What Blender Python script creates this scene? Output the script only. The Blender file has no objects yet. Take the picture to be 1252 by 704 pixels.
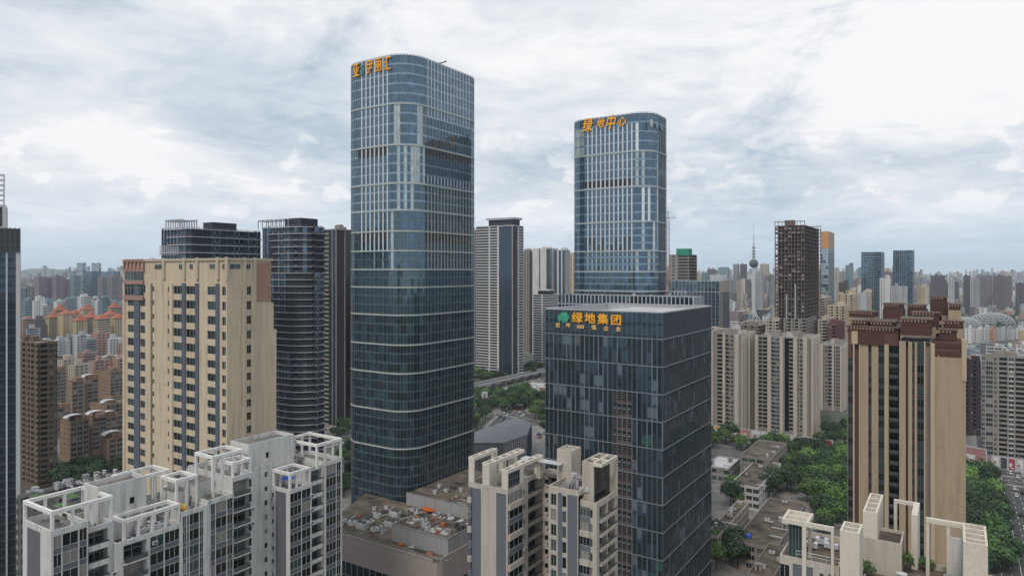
import bpy, math, random
import numpy as np
from mathutils import Vector, noise as mnoise
rnd = random.Random(7)
C = bpy.context.scene
COL = C.collection

# ------------------------------------------------------------------ camera, light, sky, exposure
K, HX, HY, CAMZ = 840.0, 626.0, 332.0, 120.0     # focal length and horizon of the photograph, in its pixels; drone height
cam = bpy.data.cameras.new('camera'); camo = bpy.data.objects.new('camera', cam); COL.objects.link(camo)
camo.location = (0, 0, CAMZ); camo.rotation_euler = (math.radians(90), 0, 0)
cam.sensor_width = 36; cam.lens = K / 1252 * 36; cam.shift_y = -20 / 1252
cam.clip_start = 1; cam.clip_end = 60000
C.camera = camo
C.view_settings.view_transform = 'Standard'; C.view_settings.look = 'None'
C.view_settings.exposure = 0.0; C.view_settings.gamma = 1
SUN_EL, SUN_AZ = 52, 205                           # azimuth clockwise from the viewing direction (+Y)
sun = bpy.data.lights.new('sun', 'SUN'); suno = bpy.data.objects.new('sun', sun); COL.objects.link(suno)
sun.energy = 1.7; sun.angle = math.radians(11); sun.color = (1.0, 0.93, 0.83)
e_, a_ = math.radians(SUN_EL), math.radians(SUN_AZ)
sd = Vector((math.cos(e_) * math.sin(a_), math.cos(e_) * math.cos(a_), math.sin(e_)))
suno.rotation_euler = (-sd).to_track_quat('-Z', 'Y').to_euler()

W = bpy.data.worlds.new('World'); C.world = W; W.use_nodes = True
nt = W.node_tree; N = nt.nodes; LK = nt.links
for n in list(N): N.remove(n)
def wn(t, **kw):
    n = N.new(t)
    for k, v in kw.items(): setattr(n, k, v)
    return n
def wm(op, a, b=None, c=None):
    n = N.new('ShaderNodeMath'); n.operation = op
    for i, x in enumerate((a, b, c)):
        if x is None: continue
        if isinstance(x, (int, float)): n.inputs[i].default_value = x
        else: LK.new(x, n.inputs[i])
    return n.outputs[0]
out = wn('ShaderNodeOutputWorld'); bg = wn('ShaderNodeBackground'); bg.inputs[1].default_value = 0.1
LK.new(bg.outputs[0], out.inputs[0])
sky = wn('ShaderNodeTexSky', sky_type='NISHITA', sun_disc=False)
sky.sun_elevation = e_; sky.sun_rotation = a_; sky.altitude = 120; sky.air_density = 1.4; sky.dust_density = 2.0
tc = wn('ShaderNodeTexCoord'); sx = wn('ShaderNodeSeparateXYZ'); LK.new(tc.outputs['Generated'], sx.inputs[0])
dx, dy, dz = sx.outputs
zc = wm('ADD', wm('MAXIMUM', dz, 0.0), 0.10)
cb = wn('ShaderNodeCombineXYZ'); LK.new(wm('DIVIDE', dx, zc), cb.inputs[0]); LK.new(wm('DIVIDE', dy, zc), cb.inputs[1])
def noise(vec, scale, detail=6, rough=.55, dist=0.0, off=(0, 0, 0), sc=(1, 1, 1)):
    mp = wn('ShaderNodeMapping'); LK.new(vec, mp.inputs[0]); mp.inputs['Location'].default_value = off; mp.inputs['Scale'].default_value = sc
    n = wn('ShaderNodeTexNoise'); n.inputs['Scale'].default_value = scale; n.inputs['Detail'].default_value = detail
    n.inputs['Roughness'].default_value = rough; n.inputs['Distortion'].default_value = dist
    LK.new(mp.outputs[0], n.inputs['Vector']); return n.outputs[0]
def ramp(v, lo, hi, a=0.0, b=1.0):
    n = wn('ShaderNodeMapRange'); n.interpolation_type = 'SMOOTHSTEP'; n.inputs[1].default_value = lo; n.inputs[2].default_value = hi
    n.inputs[3].default_value = a; n.inputs[4].default_value = b; LK.new(v, n.inputs[0]); return n.outputs[0]
def pdir(px, py):
    return Vector(((px - HX) / K, 1.0, (HY - py) / K)).normalized()
def lobe(px, py, sxd, szd, warp=None, rot=0.0):
    """a soft bank of brighter or darker cloud round one direction of the sky"""
    d = pdir(px, py)
    ax = wm('SUBTRACT', wm('DIVIDE', dx, wm('MAXIMUM', dy, .05)), (px - HX) / K)
    az = wm('SUBTRACT', wm('DIVIDE', dz, wm('MAXIMUM', dy, .05)), (HY - py) / K)
    c, s = math.cos(rot), math.sin(rot)
    u = wm('ADD', wm('MULTIPLY', ax, c), wm('MULTIPLY', az, s)); v = wm('SUBTRACT', wm('MULTIPLY', az, c), wm('MULTIPLY', ax, s))
    if warp is not None:
        u = wm('ADD', u, wm('MULTIPLY', wm('SUBTRACT', warp, .5), sxd * 1.6)); v = wm('ADD', v, wm('MULTIPLY', wm('SUBTRACT', warp, .5), szd * 2.4))
    r2 = wm('ADD', wm('POWER', wm('DIVIDE', u, sxd), 2.0), wm('POWER', wm('DIVIDE', v, szd), 2.0))
    g = wm('POWER', 2.718, wm('MULTIPLY', r2, -1.0))
    return wm('MULTIPLY', g, wm('GREATER_THAN', dy, 0.05))
plane = cb.outputs[0]; gen = tc.outputs['Generated']
n_big = noise(plane, 0.55, 7, .55, .6, (3.1, 1.7, 0))
n_mid = noise(gen, 3.4, 8, .62, .5, (2.2, .4, 5.1), (1, 1, 2.6))
n_det = noise(plane, 1.7, 9, .62, .9, (8, 2, 0))
n_wisp = noise(gen, 9.0, 7, .6, 1.2, (1, 7, 2), (1, 1, 3.4))
n_puff = noise(gen, 16.0, 6, .55, .3, (4, 1, 9), (1, 1, 1.8))
lum = wm('ADD', 0.70, wm('MULTIPLY', wm('SUBTRACT', n_big, .5), .32))
lum = wm('ADD', lum, wm('MULTIPLY', wm('SUBTRACT', n_mid, .5), .55))
lum = wm('ADD', lum, wm('MULTIPLY', wm('SUBTRACT', n_det, .5), .38))
lum = wm('ADD', lum, wm('MULTIPLY', wm('SUBTRACT', n_wisp, .5), .32))
lum = wm('ADD', lum, ramp(dz, .06, .34, 0.0, .10))
for (px, py, a, b, amp, rot) in ((1190, 30, .42, .17, .32, .25), (175, 188, .13, .035, .25, -.35), (330, 228, .2, .028, .20, -.42), (60, 215, .2, .06, .08, -.1),
                            (330, 120, .24, .10, -.15, -.45), (1090, 185, .26, .035, -.14, .12), (915, 190, .07, .035, -.14, .1),
                            (655, 262, .11, .03, .22, .1), (560, 40, .3, .06, .14, -.2), (90, 60, .3, .07, .06, 0),
                            (620, 200, .08, .03, -.10, 0), (1160, 258, .14, .03, .12, .1), (120, 262, .2, .02, .10, .05)):
    lum = wm('ADD', lum, wm('MULTIPLY', lobe(px, py, a, b, n_mid, rot), amp))
# puffed edges of the low cumulus
lum = wm('ADD', lum, wm('MULTIPLY', ramp(n_puff, .52, .66), wm('MULTIPLY', ramp(dz, .02, .09), wm('MULTIPLY', ramp(dz, .26, .12), .20))))
lum = wm('MAXIMUM', lum, .40); lum = wm('MINIMUM', lum, 1.02)
cr = wn('ShaderNodeValToRGB'); LK.new(lum, cr.inputs[0])
el = cr.color_ramp.elements; el[0].position = .38; el[0].color = (.30, .42, .58, 1); el[1].position = 1.0; el[1].color = (1.0, 1.0, 1.02, 1)
x = el.new(.55); x.color = (.48, .585, .70, 1); x = el.new(.72); x.color = (.69, .76, .835, 1)
sc_ = wn('ShaderNodeVectorMath', operation='SCALE'); LK.new(cr.outputs[0], sc_.inputs[0]); sc_.inputs['Scale'].default_value = 9.6
cover = wm('MAXIMUM', ramp(n_mid, .28, .46, .55, 1.0), ramp(dz, .0, .05, 1.0, 0.0))
mx = wn('ShaderNodeMix', data_type='RGBA'); LK.new(cover, mx.inputs[0]); LK.new(sky.outputs[0], mx.inputs[6]); LK.new(sc_.outputs[0], mx.inputs[7])
# pale haze band along the horizon
mh = wn('ShaderNodeMix', data_type='RGBA'); LK.new(ramp(dz, -.01, .13, .72, 0.0), mh.inputs[0]); LK.new(mx.outputs[2], mh.inputs[6]); mh.inputs[7].default_value = (5.9, 7.2, 8.6, 1)
LK.new(mh.outputs[2], bg.inputs[0])

C.cycles.use_denoising = True
C.cycles.max_bounces = 6; C.cycles.diffuse_bounces = 2; C.cycles.glossy_bounces = 3; C.cycles.transmission_bounces = 2
C.cycles.volume_bounces = 1; C.cycles.sample_clamp_indirect = 4

# ------------------------------------------------------------------ geometry of the place
TH = math.radians(33.0); CT, ST = math.cos(TH), math.sin(TH)   # the street grid lies 33 degrees off the view
def at(px, py, z=0.0):
    Y = (CAMZ - z) * K / (py - HY); return ((px - HX) / K * Y, Y)
def pos(px, Y): return ((px - HX) / K * Y, Y)
def zat(py, Y): return CAMZ - (py - HY) * Y / K
def toL(x, y): return (x * CT - y * ST, x * ST + y * CT)
def frL(w, u): return (w * CT + u * ST, -w * ST + u * CT)
def ray_s(cx, cy, dxx, dyy, px):
    k = (px - HX) / K
    return (k * cy - cx) / (dxx - k * dyy)
def solve(pxc, Y, pxl, pxr):
    cx, cy = pos(pxc, Y)
    return ray_s(cx, cy, -CT, ST, pxl), ray_s(cx, cy, ST, CT, pxr)

# ------------------------------------------------------------------ materials
MATS = {}
def _mat(name):
    m = bpy.data.materials.new(name); m.use_nodes = True; return m, m.node_tree, m.node_tree.nodes['Principled BSDF']
def _mr(t, v, lo, hi, a, b):
    n = t.nodes.new('ShaderNodeMapRange'); n.inputs[1].default_value = lo; n.inputs[2].default_value = hi; n.inputs[3].default_value = a; n.inputs[4].default_value = b
    t.links.new(v, n.inputs[0]); return n.outputs[0]
def _noise(t, scale, sc=(1, 1, 1), detail=5, rough=.6, coord='Object'):
    tcn = t.nodes.new('ShaderNodeTexCoord'); mp = t.nodes.new('ShaderNodeMapping'); mp.inputs['Scale'].default_value = sc
    t.links.new(tcn.outputs[coord], mp.inputs[0])
    n = t.nodes.new('ShaderNodeTexNoise'); n.inputs['Scale'].default_value = scale; n.inputs['Detail'].default_value = detail; n.inputs['Roughness'].default_value = rough
    t.links.new(mp.outputs[0], n.inputs['Vector']); return n.outputs[0]
def _mul(t, a, b):
    n = t.nodes.new('ShaderNodeMath'); n.operation = 'MULTIPLY'
    for i, x in enumerate((a, b)):
        if isinstance(x, (int, float)): n.inputs[i].default_value = x
        else: t.links.new(x, n.inputs[i])
    return n.outputs[0]
def wall(name, col, stain=.35, rough=.85, streak=True, bump=.0, dirt=(.16, .14, .12)):
    """painted or tiled wall, with blotches and rain streaks worn into it"""
    m, t, p = _mat(name)
    a = _mr(t, _noise(t, .13, (1, 1, 1), 6), .3, .7, 0, 1)
    b = _mr(t, _noise(t, .9, (1, 1, .07) if streak else (1, 1, 1), 5), .45, .75, 0, 1)
    c = _mr(t, _noise(t, 3.0, (1, 1, 1), 4), .3, .7, .9, 1.08)
    f = t.nodes.new('ShaderNodeMath'); f.operation = 'MULTIPLY_ADD'; t.links.new(a, f.inputs[0]); t.links.new(b, f.inputs[1]); f.inputs[2].default_value = 0.0
    f2 = _mul(t, f.outputs[0], stain * 1.6)
    mx = t.nodes.new('ShaderNodeMix'); mx.data_type = 'RGBA'; t.links.new(f2, mx.inputs[0]); mx.inputs[6].default_value = (*col, 1)
    mx.inputs[7].default_value = (col[0] * .45 + dirt[0] * .25, col[1] * .45 + dirt[1] * .25, col[2] * .45 + dirt[2] * .25, 1)
    s = t.nodes.new('ShaderNodeVectorMath'); s.operation = 'SCALE'; t.links.new(mx.outputs[2], s.inputs[0]); t.links.new(c, s.inputs['Scale'])
    t.links.new(s.outputs[0], p.inputs['Base Color']); p.inputs['Roughness'].default_value = rough
    p.inputs['Specular IOR Level'].default_value = .25
    MATS[name] = m; return m
def glass(name, col, ior=1.6, rough=.04, wave=.0, tint=(1, 1, 1), metal=0.0):
    m, t, p = _mat(name)
    oi = t.nodes.new('ShaderNodeObjectInfo')
    v = _mr(t, _noise(t, .35, (1, 1, 1), 3), .3, .7, .75, 1.3)
    s = t.nodes.new('ShaderNodeVectorMath'); s.operation = 'SCALE'; s.inputs[0].default_value = col; t.links.new(v, s.inputs['Scale'])
    t.links.new(s.outputs[0], p.inputs['Base Color']); p.inputs['Roughness'].default_value = rough; p.inputs['IOR'].default_value = ior
    p.inputs['Specular Tint'].default_value = (*tint, 1); p.inputs['Metallic'].default_value = metal
    if wave:
        b = t.nodes.new('ShaderNodeBump'); b.inputs['Strength'].default_value = wave; b.inputs['Distance'].default_value = .05
        t.links.new(_noise(t, .8, (1, 1, 1), 2), b.inputs['Height']); t.links.new(b.outputs[0], p.inputs['Normal'])
    MATS[name] = m; return m
def plain(name, col, rough=.6, metal=0.0, var=.25, scale=1.0):
    m, t, p = _mat(name)
    v = _mr(t, _noise(t, scale, (1, 1, 1), 4), .3, .7, 1 - var, 1 + var)
    s = t.nodes.new('ShaderNodeVectorMath'); s.operation = 'SCALE'; s.inputs[0].default_value = col; t.links.new(v, s.inputs['Scale'])
    t.links.new(s.outputs[0], p.inputs['Base Color']); p.inputs['Roughness'].default_value = rough; p.inputs['Metallic'].default_value = metal
    MATS[name] = m; return m
def far_wall(name, col, gcol=(.05, .07, .09), pw=3.4, ph=3.1, fx=.45, fz=.45, bands=False):
    """facade too far away to tell its windows apart: a grid of dark openings in a wall"""
    m, t, p = _mat(name)
    tcn = t.nodes.new('ShaderNodeTexCoord'); sp = t.nodes.new('ShaderNodeSeparateXYZ'); t.links.new(tcn.outputs['Object'], sp.inputs[0])
    def mth(op, a, b=None):
        n = t.nodes.new('ShaderNodeMath'); n.operation = op
        for i, x in enumerate((a, b)):
            if x is None: continue
            if isinstance(x, (int, float)): n.inputs[i].default_value = x
            else: t.links.new(x, n.inputs[i])
        return n.outputs[0]
    s = mth('ADD', sp.outputs[0], sp.outputs[1])
    mxz = mth('GREATER_THAN', mth('FRACT', mth('DIVIDE', sp.outputs[2], ph)), 1 - fz)
    mxs = mth('GREATER_THAN', mth('FRACT', mth('DIVIDE', s, pw)), 1 - fx)
    big = mth('GREATER_THAN', mth('FRACT', mth('DIVIDE', s, pw * 4.3)), .22)
    k = mxz if bands else mth('MULTIPLY', mxz, mth('MULTIPLY', mxs, big))
    geo = t.nodes.new('ShaderNodeNewGeometry'); gs = t.nodes.new('ShaderNodeSeparateXYZ'); t.links.new(geo.outputs['Normal'], gs.inputs[0])
    k = mth('MULTIPLY', k, mth('LESS_THAN', gs.outputs[2], .5))
    oi = t.nodes.new('ShaderNodeObjectInfo')
    v = _mr(t, _noise(t, .06, (1, 1, .3), 5), .3, .7, .75, 1.2)
    v = _mul(t, v, _mr(t, oi.outputs['Random'], 0, 1, .8, 1.2))
    sc2 = t.nodes.new('ShaderNodeVectorMath'); sc2.operation = 'SCALE'; sc2.inputs[0].default_value = col; t.links.new(v, sc2.inputs['Scale'])
    mx = t.nodes.new('ShaderNodeMix'); mx.data_type = 'RGBA'; t.links.new(k, mx.inputs[0]); t.links.new(sc2.outputs[0], mx.inputs[6]); mx.inputs[7].default_value = (*gcol, 1)
    t.links.new(mx.outputs[2], p.inputs['Base Color']); p.inputs['Roughness'].default_value = .6
    MATS[name] = m; return m

wall('white_wall', (.57, .565, .55), .9); wall('white_trim', (.70, .69, .67), .5); wall('grey_panel', (.13, .135, .15), .3)
wall('cream_wall', (.46, .415, .36), .6); wall('cream_trim', (.60, .545, .47), .4); wall('slate_panel', (.13, .145, .17), .2)
wall('sand_wall', (.56, .465, .34), .75); wall('sand_trim', (.47, .40, .31), .25); wall('blue_pier', (.10, .12, .155), .15); wall('salmon_wall', (.34, .205, .17), .3)
wall('tan_wall', (.37, .29, .20), .7); wall('tan_trim', (.45, .36, .25), .3); wall('maroon_wall', (.085, .042, .038), .25); wall('maroon_trim', (.13, .07, .06), .25)
wall('concrete', (.34, .33, .34), .7); wall('old_concrete', (.26, .25, .25), .9); wall('podium_stone', (.36, .31, .285), .5); wall('podium_stone_dark', (.30, .26, .24), .5)
wall('grey_beige', (.27, .245, .22), .7); wall('pier_beige', (.47, .415, .36), .5); wall('brown_stone', (.15, .11, .08), .3); wall('orange_stone', (.25, .165, .115), .6)
wall('dark_stone', (.048, .054, .070), .2); wall('plum_stone', (.05, .035, .045), .2); wall('band_grey', (.42, .42, .45), .25); wall('pale_wall', (.52, .52, .52), .3)
wall('red_brown', (.15, .06, .06), .3); wall('orange_roof', (.36, .12, .08), .3); wall('light_band', (.46, .48, .46), .15)
wall('skeleton', (.16, .12, .11), .3); wall('skeleton_dark', (.045, .035, .035), .2)
glass('glass_blue', (.085, .145, .205), 1.9, .035, .22, metal=.7); glass('glass_navy', (.036, .060, .088), 1.8, .04, .12, metal=.5)
glass('glass_teal', (.018, .044, .062), 2.0, .03, .1, (.85, 1, 1)); glass('glass_deep', (.011, .024, .033), 1.65, .04, .1); glass('glass_reflection', (.17, .23, .28), 1.8, .12, .2, metal=.45); glass('glass_green', (.03, .11, .10), 1.8, .06, .2, metal=.2); glass('glass_pale', (.36, .42, .42), 2.0, .08, .1, metal=.3)
glass('spandrel_teal', (.05, .095, .105), 1.9, .1); glass('spandrel_blue', (.19, .29, .38), 2.0, .08, metal=.5); glass('spandrel_grey', (.10, .11, .13), 1.6, .15)
glass('win_dark', (.012, .018, .020), 1.55, .05, .1); glass('win_green', (.03, .055, .055), 1.6, .05, .1); glass('win_grey', (.07, .08, .085), 1.5, .12); glass('win_black', (.006, .008, .01), 1.5, .1)
wall('curtain', (.22, .21, .19), .2)
plain('louver', (.03, .025, .03), .6); plain('fin_white', (.70, .74, .77), .35, .3, .12); plain('fin_beige', (.44, .42, .34), .4, .2, .15)
plain('mullion', (.28, .31, .34), .4, .5, .1); plain('mullion_dark', (.11, .13, .15), .4, .4, .1); plain('frame_white', (.46, .47, .48), .5); plain('rail_dark', (.06, .065, .07), .5, .3)
plain('roof_grey', (.19, .18, .17), .9, 0, .35, .25); plain('roof_brown', (.095, .078, .060), .95, 0, .75, .16); plain('roof_tile', (.15, .14, .13), .9, 0, .4, .6); plain('roof_pale', (.45, .45, .46), .8, 0, .2, .3)
plain('metal_pale', (.55, .56, .58), .4, .3, .2, 2); plain('metal_dark', (.09, .09, .10), .5, .4); plain('gold', (.95, .43, .03), .4, 0, .1); plain('sign_green', (.05, .33, .22), .5); plain('gold_pale', (.85, .50, .18), .5, 0, .1)
plain('copper', (.62, .30, .12), .4, .3, .15); plain('green_net', (.03, .24, .15), .9); plain('blue_tarp', (.03, .09, .42), .7); plain('yellow_paint', (.60, .36, .09), .7)
plain('asphalt', (.060, .060, .064), .9, 0, .25, .3); plain('paving', (.20, .19, .18), .9, 0, .3, .2); plain('road_paint', (.7, .7, .68), .7); plain('kerb', (.3, .3, .29), .9)
plain('soil', (.12, .095, .07), .95, 0, .4, .5); plain('rust', (.35, .12, .05), .8, 0, .4, 3); plain('orange_pipe', (.75, .17, .02), .6, 0, .3, 3); plain('red_paint', (.36, .05, .07), .6); plain('pink_board', (.36, .17, .17), .7, 0, .2, .5); plain('white_board', (.6, .6, .6), .7)
plain('bark', (.07, .05, .035), .95); plain('rubber', (.02, .02, .02), .8)
for nm, c in (('car_white', (.75, .75, .75)), ('car_black', (.02, .02, .022)), ('car_silver', (.38, .39, .4)), ('car_red', (.4, .03, .03)), ('car_blue', (.04, .09, .25))): plain(nm, c, .25, .2, .02)
def leafmat(name, col):
    m, t, p = _mat(name)
    v = _mr(t, _noise(t, .55, (1, 1, 1), 3), .35, .65, .45, 1.65)
    oi = t.nodes.new('ShaderNodeObjectInfo'); v = _mul(t, v, _mr(t, oi.outputs['Random'], 0, 1, .6, 1.3))
    s = t.nodes.new('ShaderNodeVectorMath'); s.operation = 'SCALE'; s.inputs[0].default_value = col; t.links.new(v, s.inputs['Scale'])
    t.links.new(s.outputs[0], p.inputs['Base Color']); p.inputs['Roughness'].default_value = .7
    p.inputs['Transmission Weight'].default_value = 0
    MATS[name] = m
leafmat('leaf_dark', (.026, .058, .022)); leafmat('leaf_mid', (.050, .105, .030)); leafmat('leaf_bright', (.105, .19, .045))

# ------------------------------------------------------------------ mesh builder
class MB:
    def __init__(s): s.v = []; s.f = []; s.m = []
    def quad(s, a, b, c, d, m):
        n = len(s.v); s.v += [a, b, c, d]; s.f.append((n, n + 1, n + 2, n + 3)); s.m.append(m)
    def box(s, x0, x1, y0, y1, z0, z1, m, top=None):
        n = len(s.v)
        s.v += [(x0, y0, z0), (x1, y0, z0), (x1, y1, z0), (x0, y1, z0), (x0, y0, z1), (x1, y0, z1), (x1, y1, z1), (x0, y1, z1)]
        s.f += [(n, n + 3, n + 2, n + 1), (n + 4, n + 5, n + 6, n + 7), (n, n + 1, n + 5, n + 4), (n + 1, n + 2, n + 6, n + 5), (n + 2, n + 3, n + 7, n + 6), (n + 3, n, n + 4, n + 7)]
        s.m += [m, top or m, m, m, m, m]
    def bar(s, a, b, r, m, n=5):
        a = Vector(a); b = Vector(b); d = (b - a); 
        if d.length < 1e-6: return
        d.normalize(); u = d.orthogonal().normalized(); w = d.cross(u); k = len(s.v)
        for p in (a, b):
            for i in range(n):
                t = 2 * math.pi * i / n; q = p + u * (r * math.cos(t)) + w * (r * math.sin(t)); s.v.append(tuple(q))
        for i in range(n): s.f.append((k + i, k + (i + 1) % n, k + n + (i + 1) % n, k + n + i)); s.m.append(m)
        s.f.append(tuple(k + i for i in reversed(range(n)))); s.m.append(m); s.f.append(tuple(k + n + i for i in range(n))); s.m.append(m)
    def cone(s, x, y, z0, z1, r0, r1, m, n=12, cap=True):
        k = len(s.v)
        for z, r in ((z0, r0), (z1, r1)):
            for i in range(n):
                t = 2 * math.pi * i / n; s.v.append((x + r * math.cos(t), y + r * math.sin(t), z))
        for i in range(n): s.f.append((k + i, k + (i + 1) % n, k + n + (i + 1) % n, k + n + i)); s.m.append(m)
        if cap: s.f.append(tuple(k + n + i for i in range(n))); s.m.append(m)
    def prism(s, pts, z0, z1, m, top=None):
        k = len(s.v); n = len(pts)
        s.v += [(p[0], p[1], z0) for p in pts] + [(p[0], p[1], z1) for p in pts]
        for i in range(n): s.f.append((k + i, k + (i + 1) % n, k + n + (i + 1) % n, k + n + i)); s.m.append(m)
        s.f.append(tuple(k + n + i for i in range(n))); s.m.append(top or m)
        s.f.append(tuple(k + i for i in reversed(range(n)))); s.m.append(m)
    def add(s, o, loc, ang=0.0):
        c, q = math.cos(ang), math.sin(ang); k = len(s.v)
        s.v += [(loc[0] + x * c - y * q, loc[1] + x * q + y * c, loc[2] + z) for x, y, z in o.v]
        s.f += [tuple(i + k for i in f) for f in o.f]; s.m += o.m
    def mesh(s, name, weld=False):
        v = s.v; f = s.f
        if weld and v:
            a = np.round(np.array(v) * 500).astype(np.int64); _, first, inv = np.unique(a, axis=0, return_index=True, return_inverse=True); inv = inv.reshape(-1)
            v = [s.v[i] for i in first]
            f = [tuple(int(inv[i]) for i in q) for q in f]
            ms = []; ff = []
            for q, m in zip(f, s.m):
                if len(set(q)) == len(q): ff.append(q); ms.append(m)
            f = ff
        else: ms = s.m
        me = bpy.data.meshes.new(name); me.from_pydata(v, [], f)
        names = list(dict.fromkeys(ms)); ix = {n: i for i, n in enumerate(names)}
        for n in names: me.materials.append(MATS[n])
        me.polygons.foreach_set('material_index', [ix[m] for m in ms]); me.update()
        return me
    def build(s, name, parent=None, kind=None, label=None, weld=False):
        if not s.v: return None
        o = bpy.data.objects.new(name, s.mesh(name, weld)); COL.objects.link(o)
        if parent is not None: o.parent = parent
        if kind: o['kind'] = kind
        if label: o['label'] = label
        return o

def thing(name, label, cat, loc=(0, 0, 0), rz=0.0, group=None):
    o = bpy.data.objects.new(name, None); COL.objects.link(o); o.location = loc; o.rotation_euler = (0, 0, rz)
    o['label'] = label; o['category'] = cat
    if group: o['group'] = group
    return o
def tag(o, label, cat, group=None):
    o['label'] = label; o['category'] = cat
    if group: o['group'] = group
    return o
def inst(name, me, parent, loc, rz=0.0, tilt=None):
    o = bpy.data.objects.new(name, me); COL.objects.link(o); o.parent = parent; o.location = loc
    o.rotation_euler = (tilt or 0.0, 0, rz); return o

# ------------------------------------------------------------------ facades
class Side:
    """one face of the box x0..x1, y0..y1: s runs along it, d stands out of it"""
    def __init__(s, x0, x1, y0, y1, side):
        s.b = (x0, x1, y0, y1); s.k = side; s.len = (x1 - x0) if side in 'FB' else (y1 - y0)
        s.ang = {'F': 0, 'R': math.pi / 2, 'B': math.pi, 'L': -math.pi / 2}[side]
    def P(s, t, z, d=0.0):
        x0, x1, y0, y1 = s.b
        if s.k == 'F': return (x0 + t, y0 - d, z)
        if s.k == 'R': return (x1 + d, y0 + t, z)
        if s.k == 'B': return (x1 - t, y1 + d, z)
        return (x0 - d, y1 - t, z)
    def quad(s, mb, s0, s1, z0, z1, d, m): mb.quad(s.P(s0, z0, d), s.P(s1, z0, d), s.P(s1, z1, d), s.P(s0, z1, d), m)
    def box(s, mb, s0, s1, z0, z1, d0, d1, m):
        a = s.P(s0, z0, d0); b = s.P(s1, z1, d1)
        mb.box(min(a[0], b[0]), max(a[0], b[0]), min(a[1], b[1]), max(a[1], b[1]), z0, z1, m)
WCACHE = {}
def win_mb(w, h, var, lights=2, detail=True, frame='frame_white'):
    mb = MB(); g = var
    if not detail:
        mb.quad((-w / 2, 0, 0), (w / 2, 0, 0), (w / 2, 0, h), (-w / 2, 0, h), g)
        if w > 1.0:
            for i in range(1, lights): x = -w / 2 + w * i / lights; mb.quad((x - .05, -.03, 0), (x + .05, -.03, 0), (x + .05, -.03, h), (x - .05, -.03, h), frame)
        return mb
    t = .055
    mb.quad((-w / 2, 0, 0), (w / 2, 0, 0), (w / 2, 0, h), (-w / 2, 0, h), g)
    mb.box(-w / 2, w / 2, -.06, 0, 0, t, frame); mb.box(-w / 2, w / 2, -.06, 0, h - t, h, frame)
    for i in range(lights + 1):
        x = -w / 2 + w * i / lights; a = max(-w / 2, x - t / 2); b = min(w / 2, x + t / 2); mb.box(a, b, -.055, 0, t, h - t, frame)
    if h > 2.4: mb.box(-w / 2 + t, w / 2 - t, -.05, 0, h * .66, h * .66 + t * .8, frame)
    return mb
def balc_mb(w, depth, style, slab, rail):
    mb = MB(); mb.box(-w / 2, w / 2, -depth, 0, -.22, 0, slab)
    if style == 'solid':
        mb.box(-w / 2, w / 2, -depth, -depth + .12, 0, .75, slab); mb.box(-w / 2, w / 2, -depth, -depth + .06, .75, 1.05, rail)
    else:
        mb.box(-w / 2, w / 2, -depth, -depth + .05, 1.0, 1.06, rail)
        n = max(3, int(w / .45))
        for i in range(n + 1): x = -w / 2 + (w - .04) * i / n; mb.box(x, x + .04, -depth, -depth + .04, 0, 1.0, rail)
        mb.box(-w / 2, w / 2, -depth - .012, -depth, .1, .9, 'win_grey')
    return mb
class Bd:
    """collects one building: a welded wall mesh, trim, and pieces that are parts of their own"""
    def __init__(s, root, detail=True, limit=300, mat='white_wall', frame='frame_white', glasses=('win_dark', 'win_dark', 'win_dark', 'win_green', 'win_green', 'win_black', 'win_black', 'win_grey', 'win_dark', 'curtain')):
        s.root = root; s.wall = MB(); s.trim = MB(); s.roof = MB(); s.pieces = {}; s.detail = detail; s.limit = limit; s.mat = mat; s.frame = frame; s.gl = glasses
    def piece(s, name, key, fn, loc, ang, prio=0): s.pieces.setdefault(name, []).append((prio, key, fn, loc, ang))
    def window(s, S, s0, s1, z0, z1, d, lights=2):
        w, h = round(s1 - s0, 2), round(z1 - z0, 2); v = rnd.choice(s.gl); dt = s.detail; fr = s.frame
        s.piece('window', ('w', w, h, v, lights, dt, fr), lambda: win_mb(w, h, v, lights, dt, fr), S.P((s0 + s1) / 2, z0, d), S.ang, 0 if S.k in 'FR' else 5)
    def balcony(s, S, s0, s1, z, d0, depth, style, slab, rail):
        w = round(s1 - s0, 2)
        s.piece('balcony', ('b', w, depth, style, slab, rail), lambda: balc_mb(w, depth, style, slab, rail), S.P((s0 + s1) / 2, z, d0), S.ang, 0 if S.k in 'FR' else 5)
    def finish(s, wallname='wall'):
        s.wall.build(wallname, s.root, weld=True); s.trim.build('trim', s.root, kind='stuff'); s.roof.build('roof', s.root)
        for name, lst in s.pieces.items():
            rest = MB(); n = 0
            lst.sort(key=lambda t: (t[0], -t[3][2]))
            for prio, key, fn, loc, ang in lst:
                if key not in WCACHE: WCACHE[key] = [fn(), None]
                c = WCACHE[key]
                if s.detail and n < s.limit and prio < 5:
                    if c[1] is None: c[1] = c[0].mesh(name)
                    inst(name, c[1], s.root, loc, ang); n += 1
                else: rest.add(c[0], loc, ang)
            rest.build({'window': 'window_pane'}.get(name, name), s.root, kind='stuff')

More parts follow.
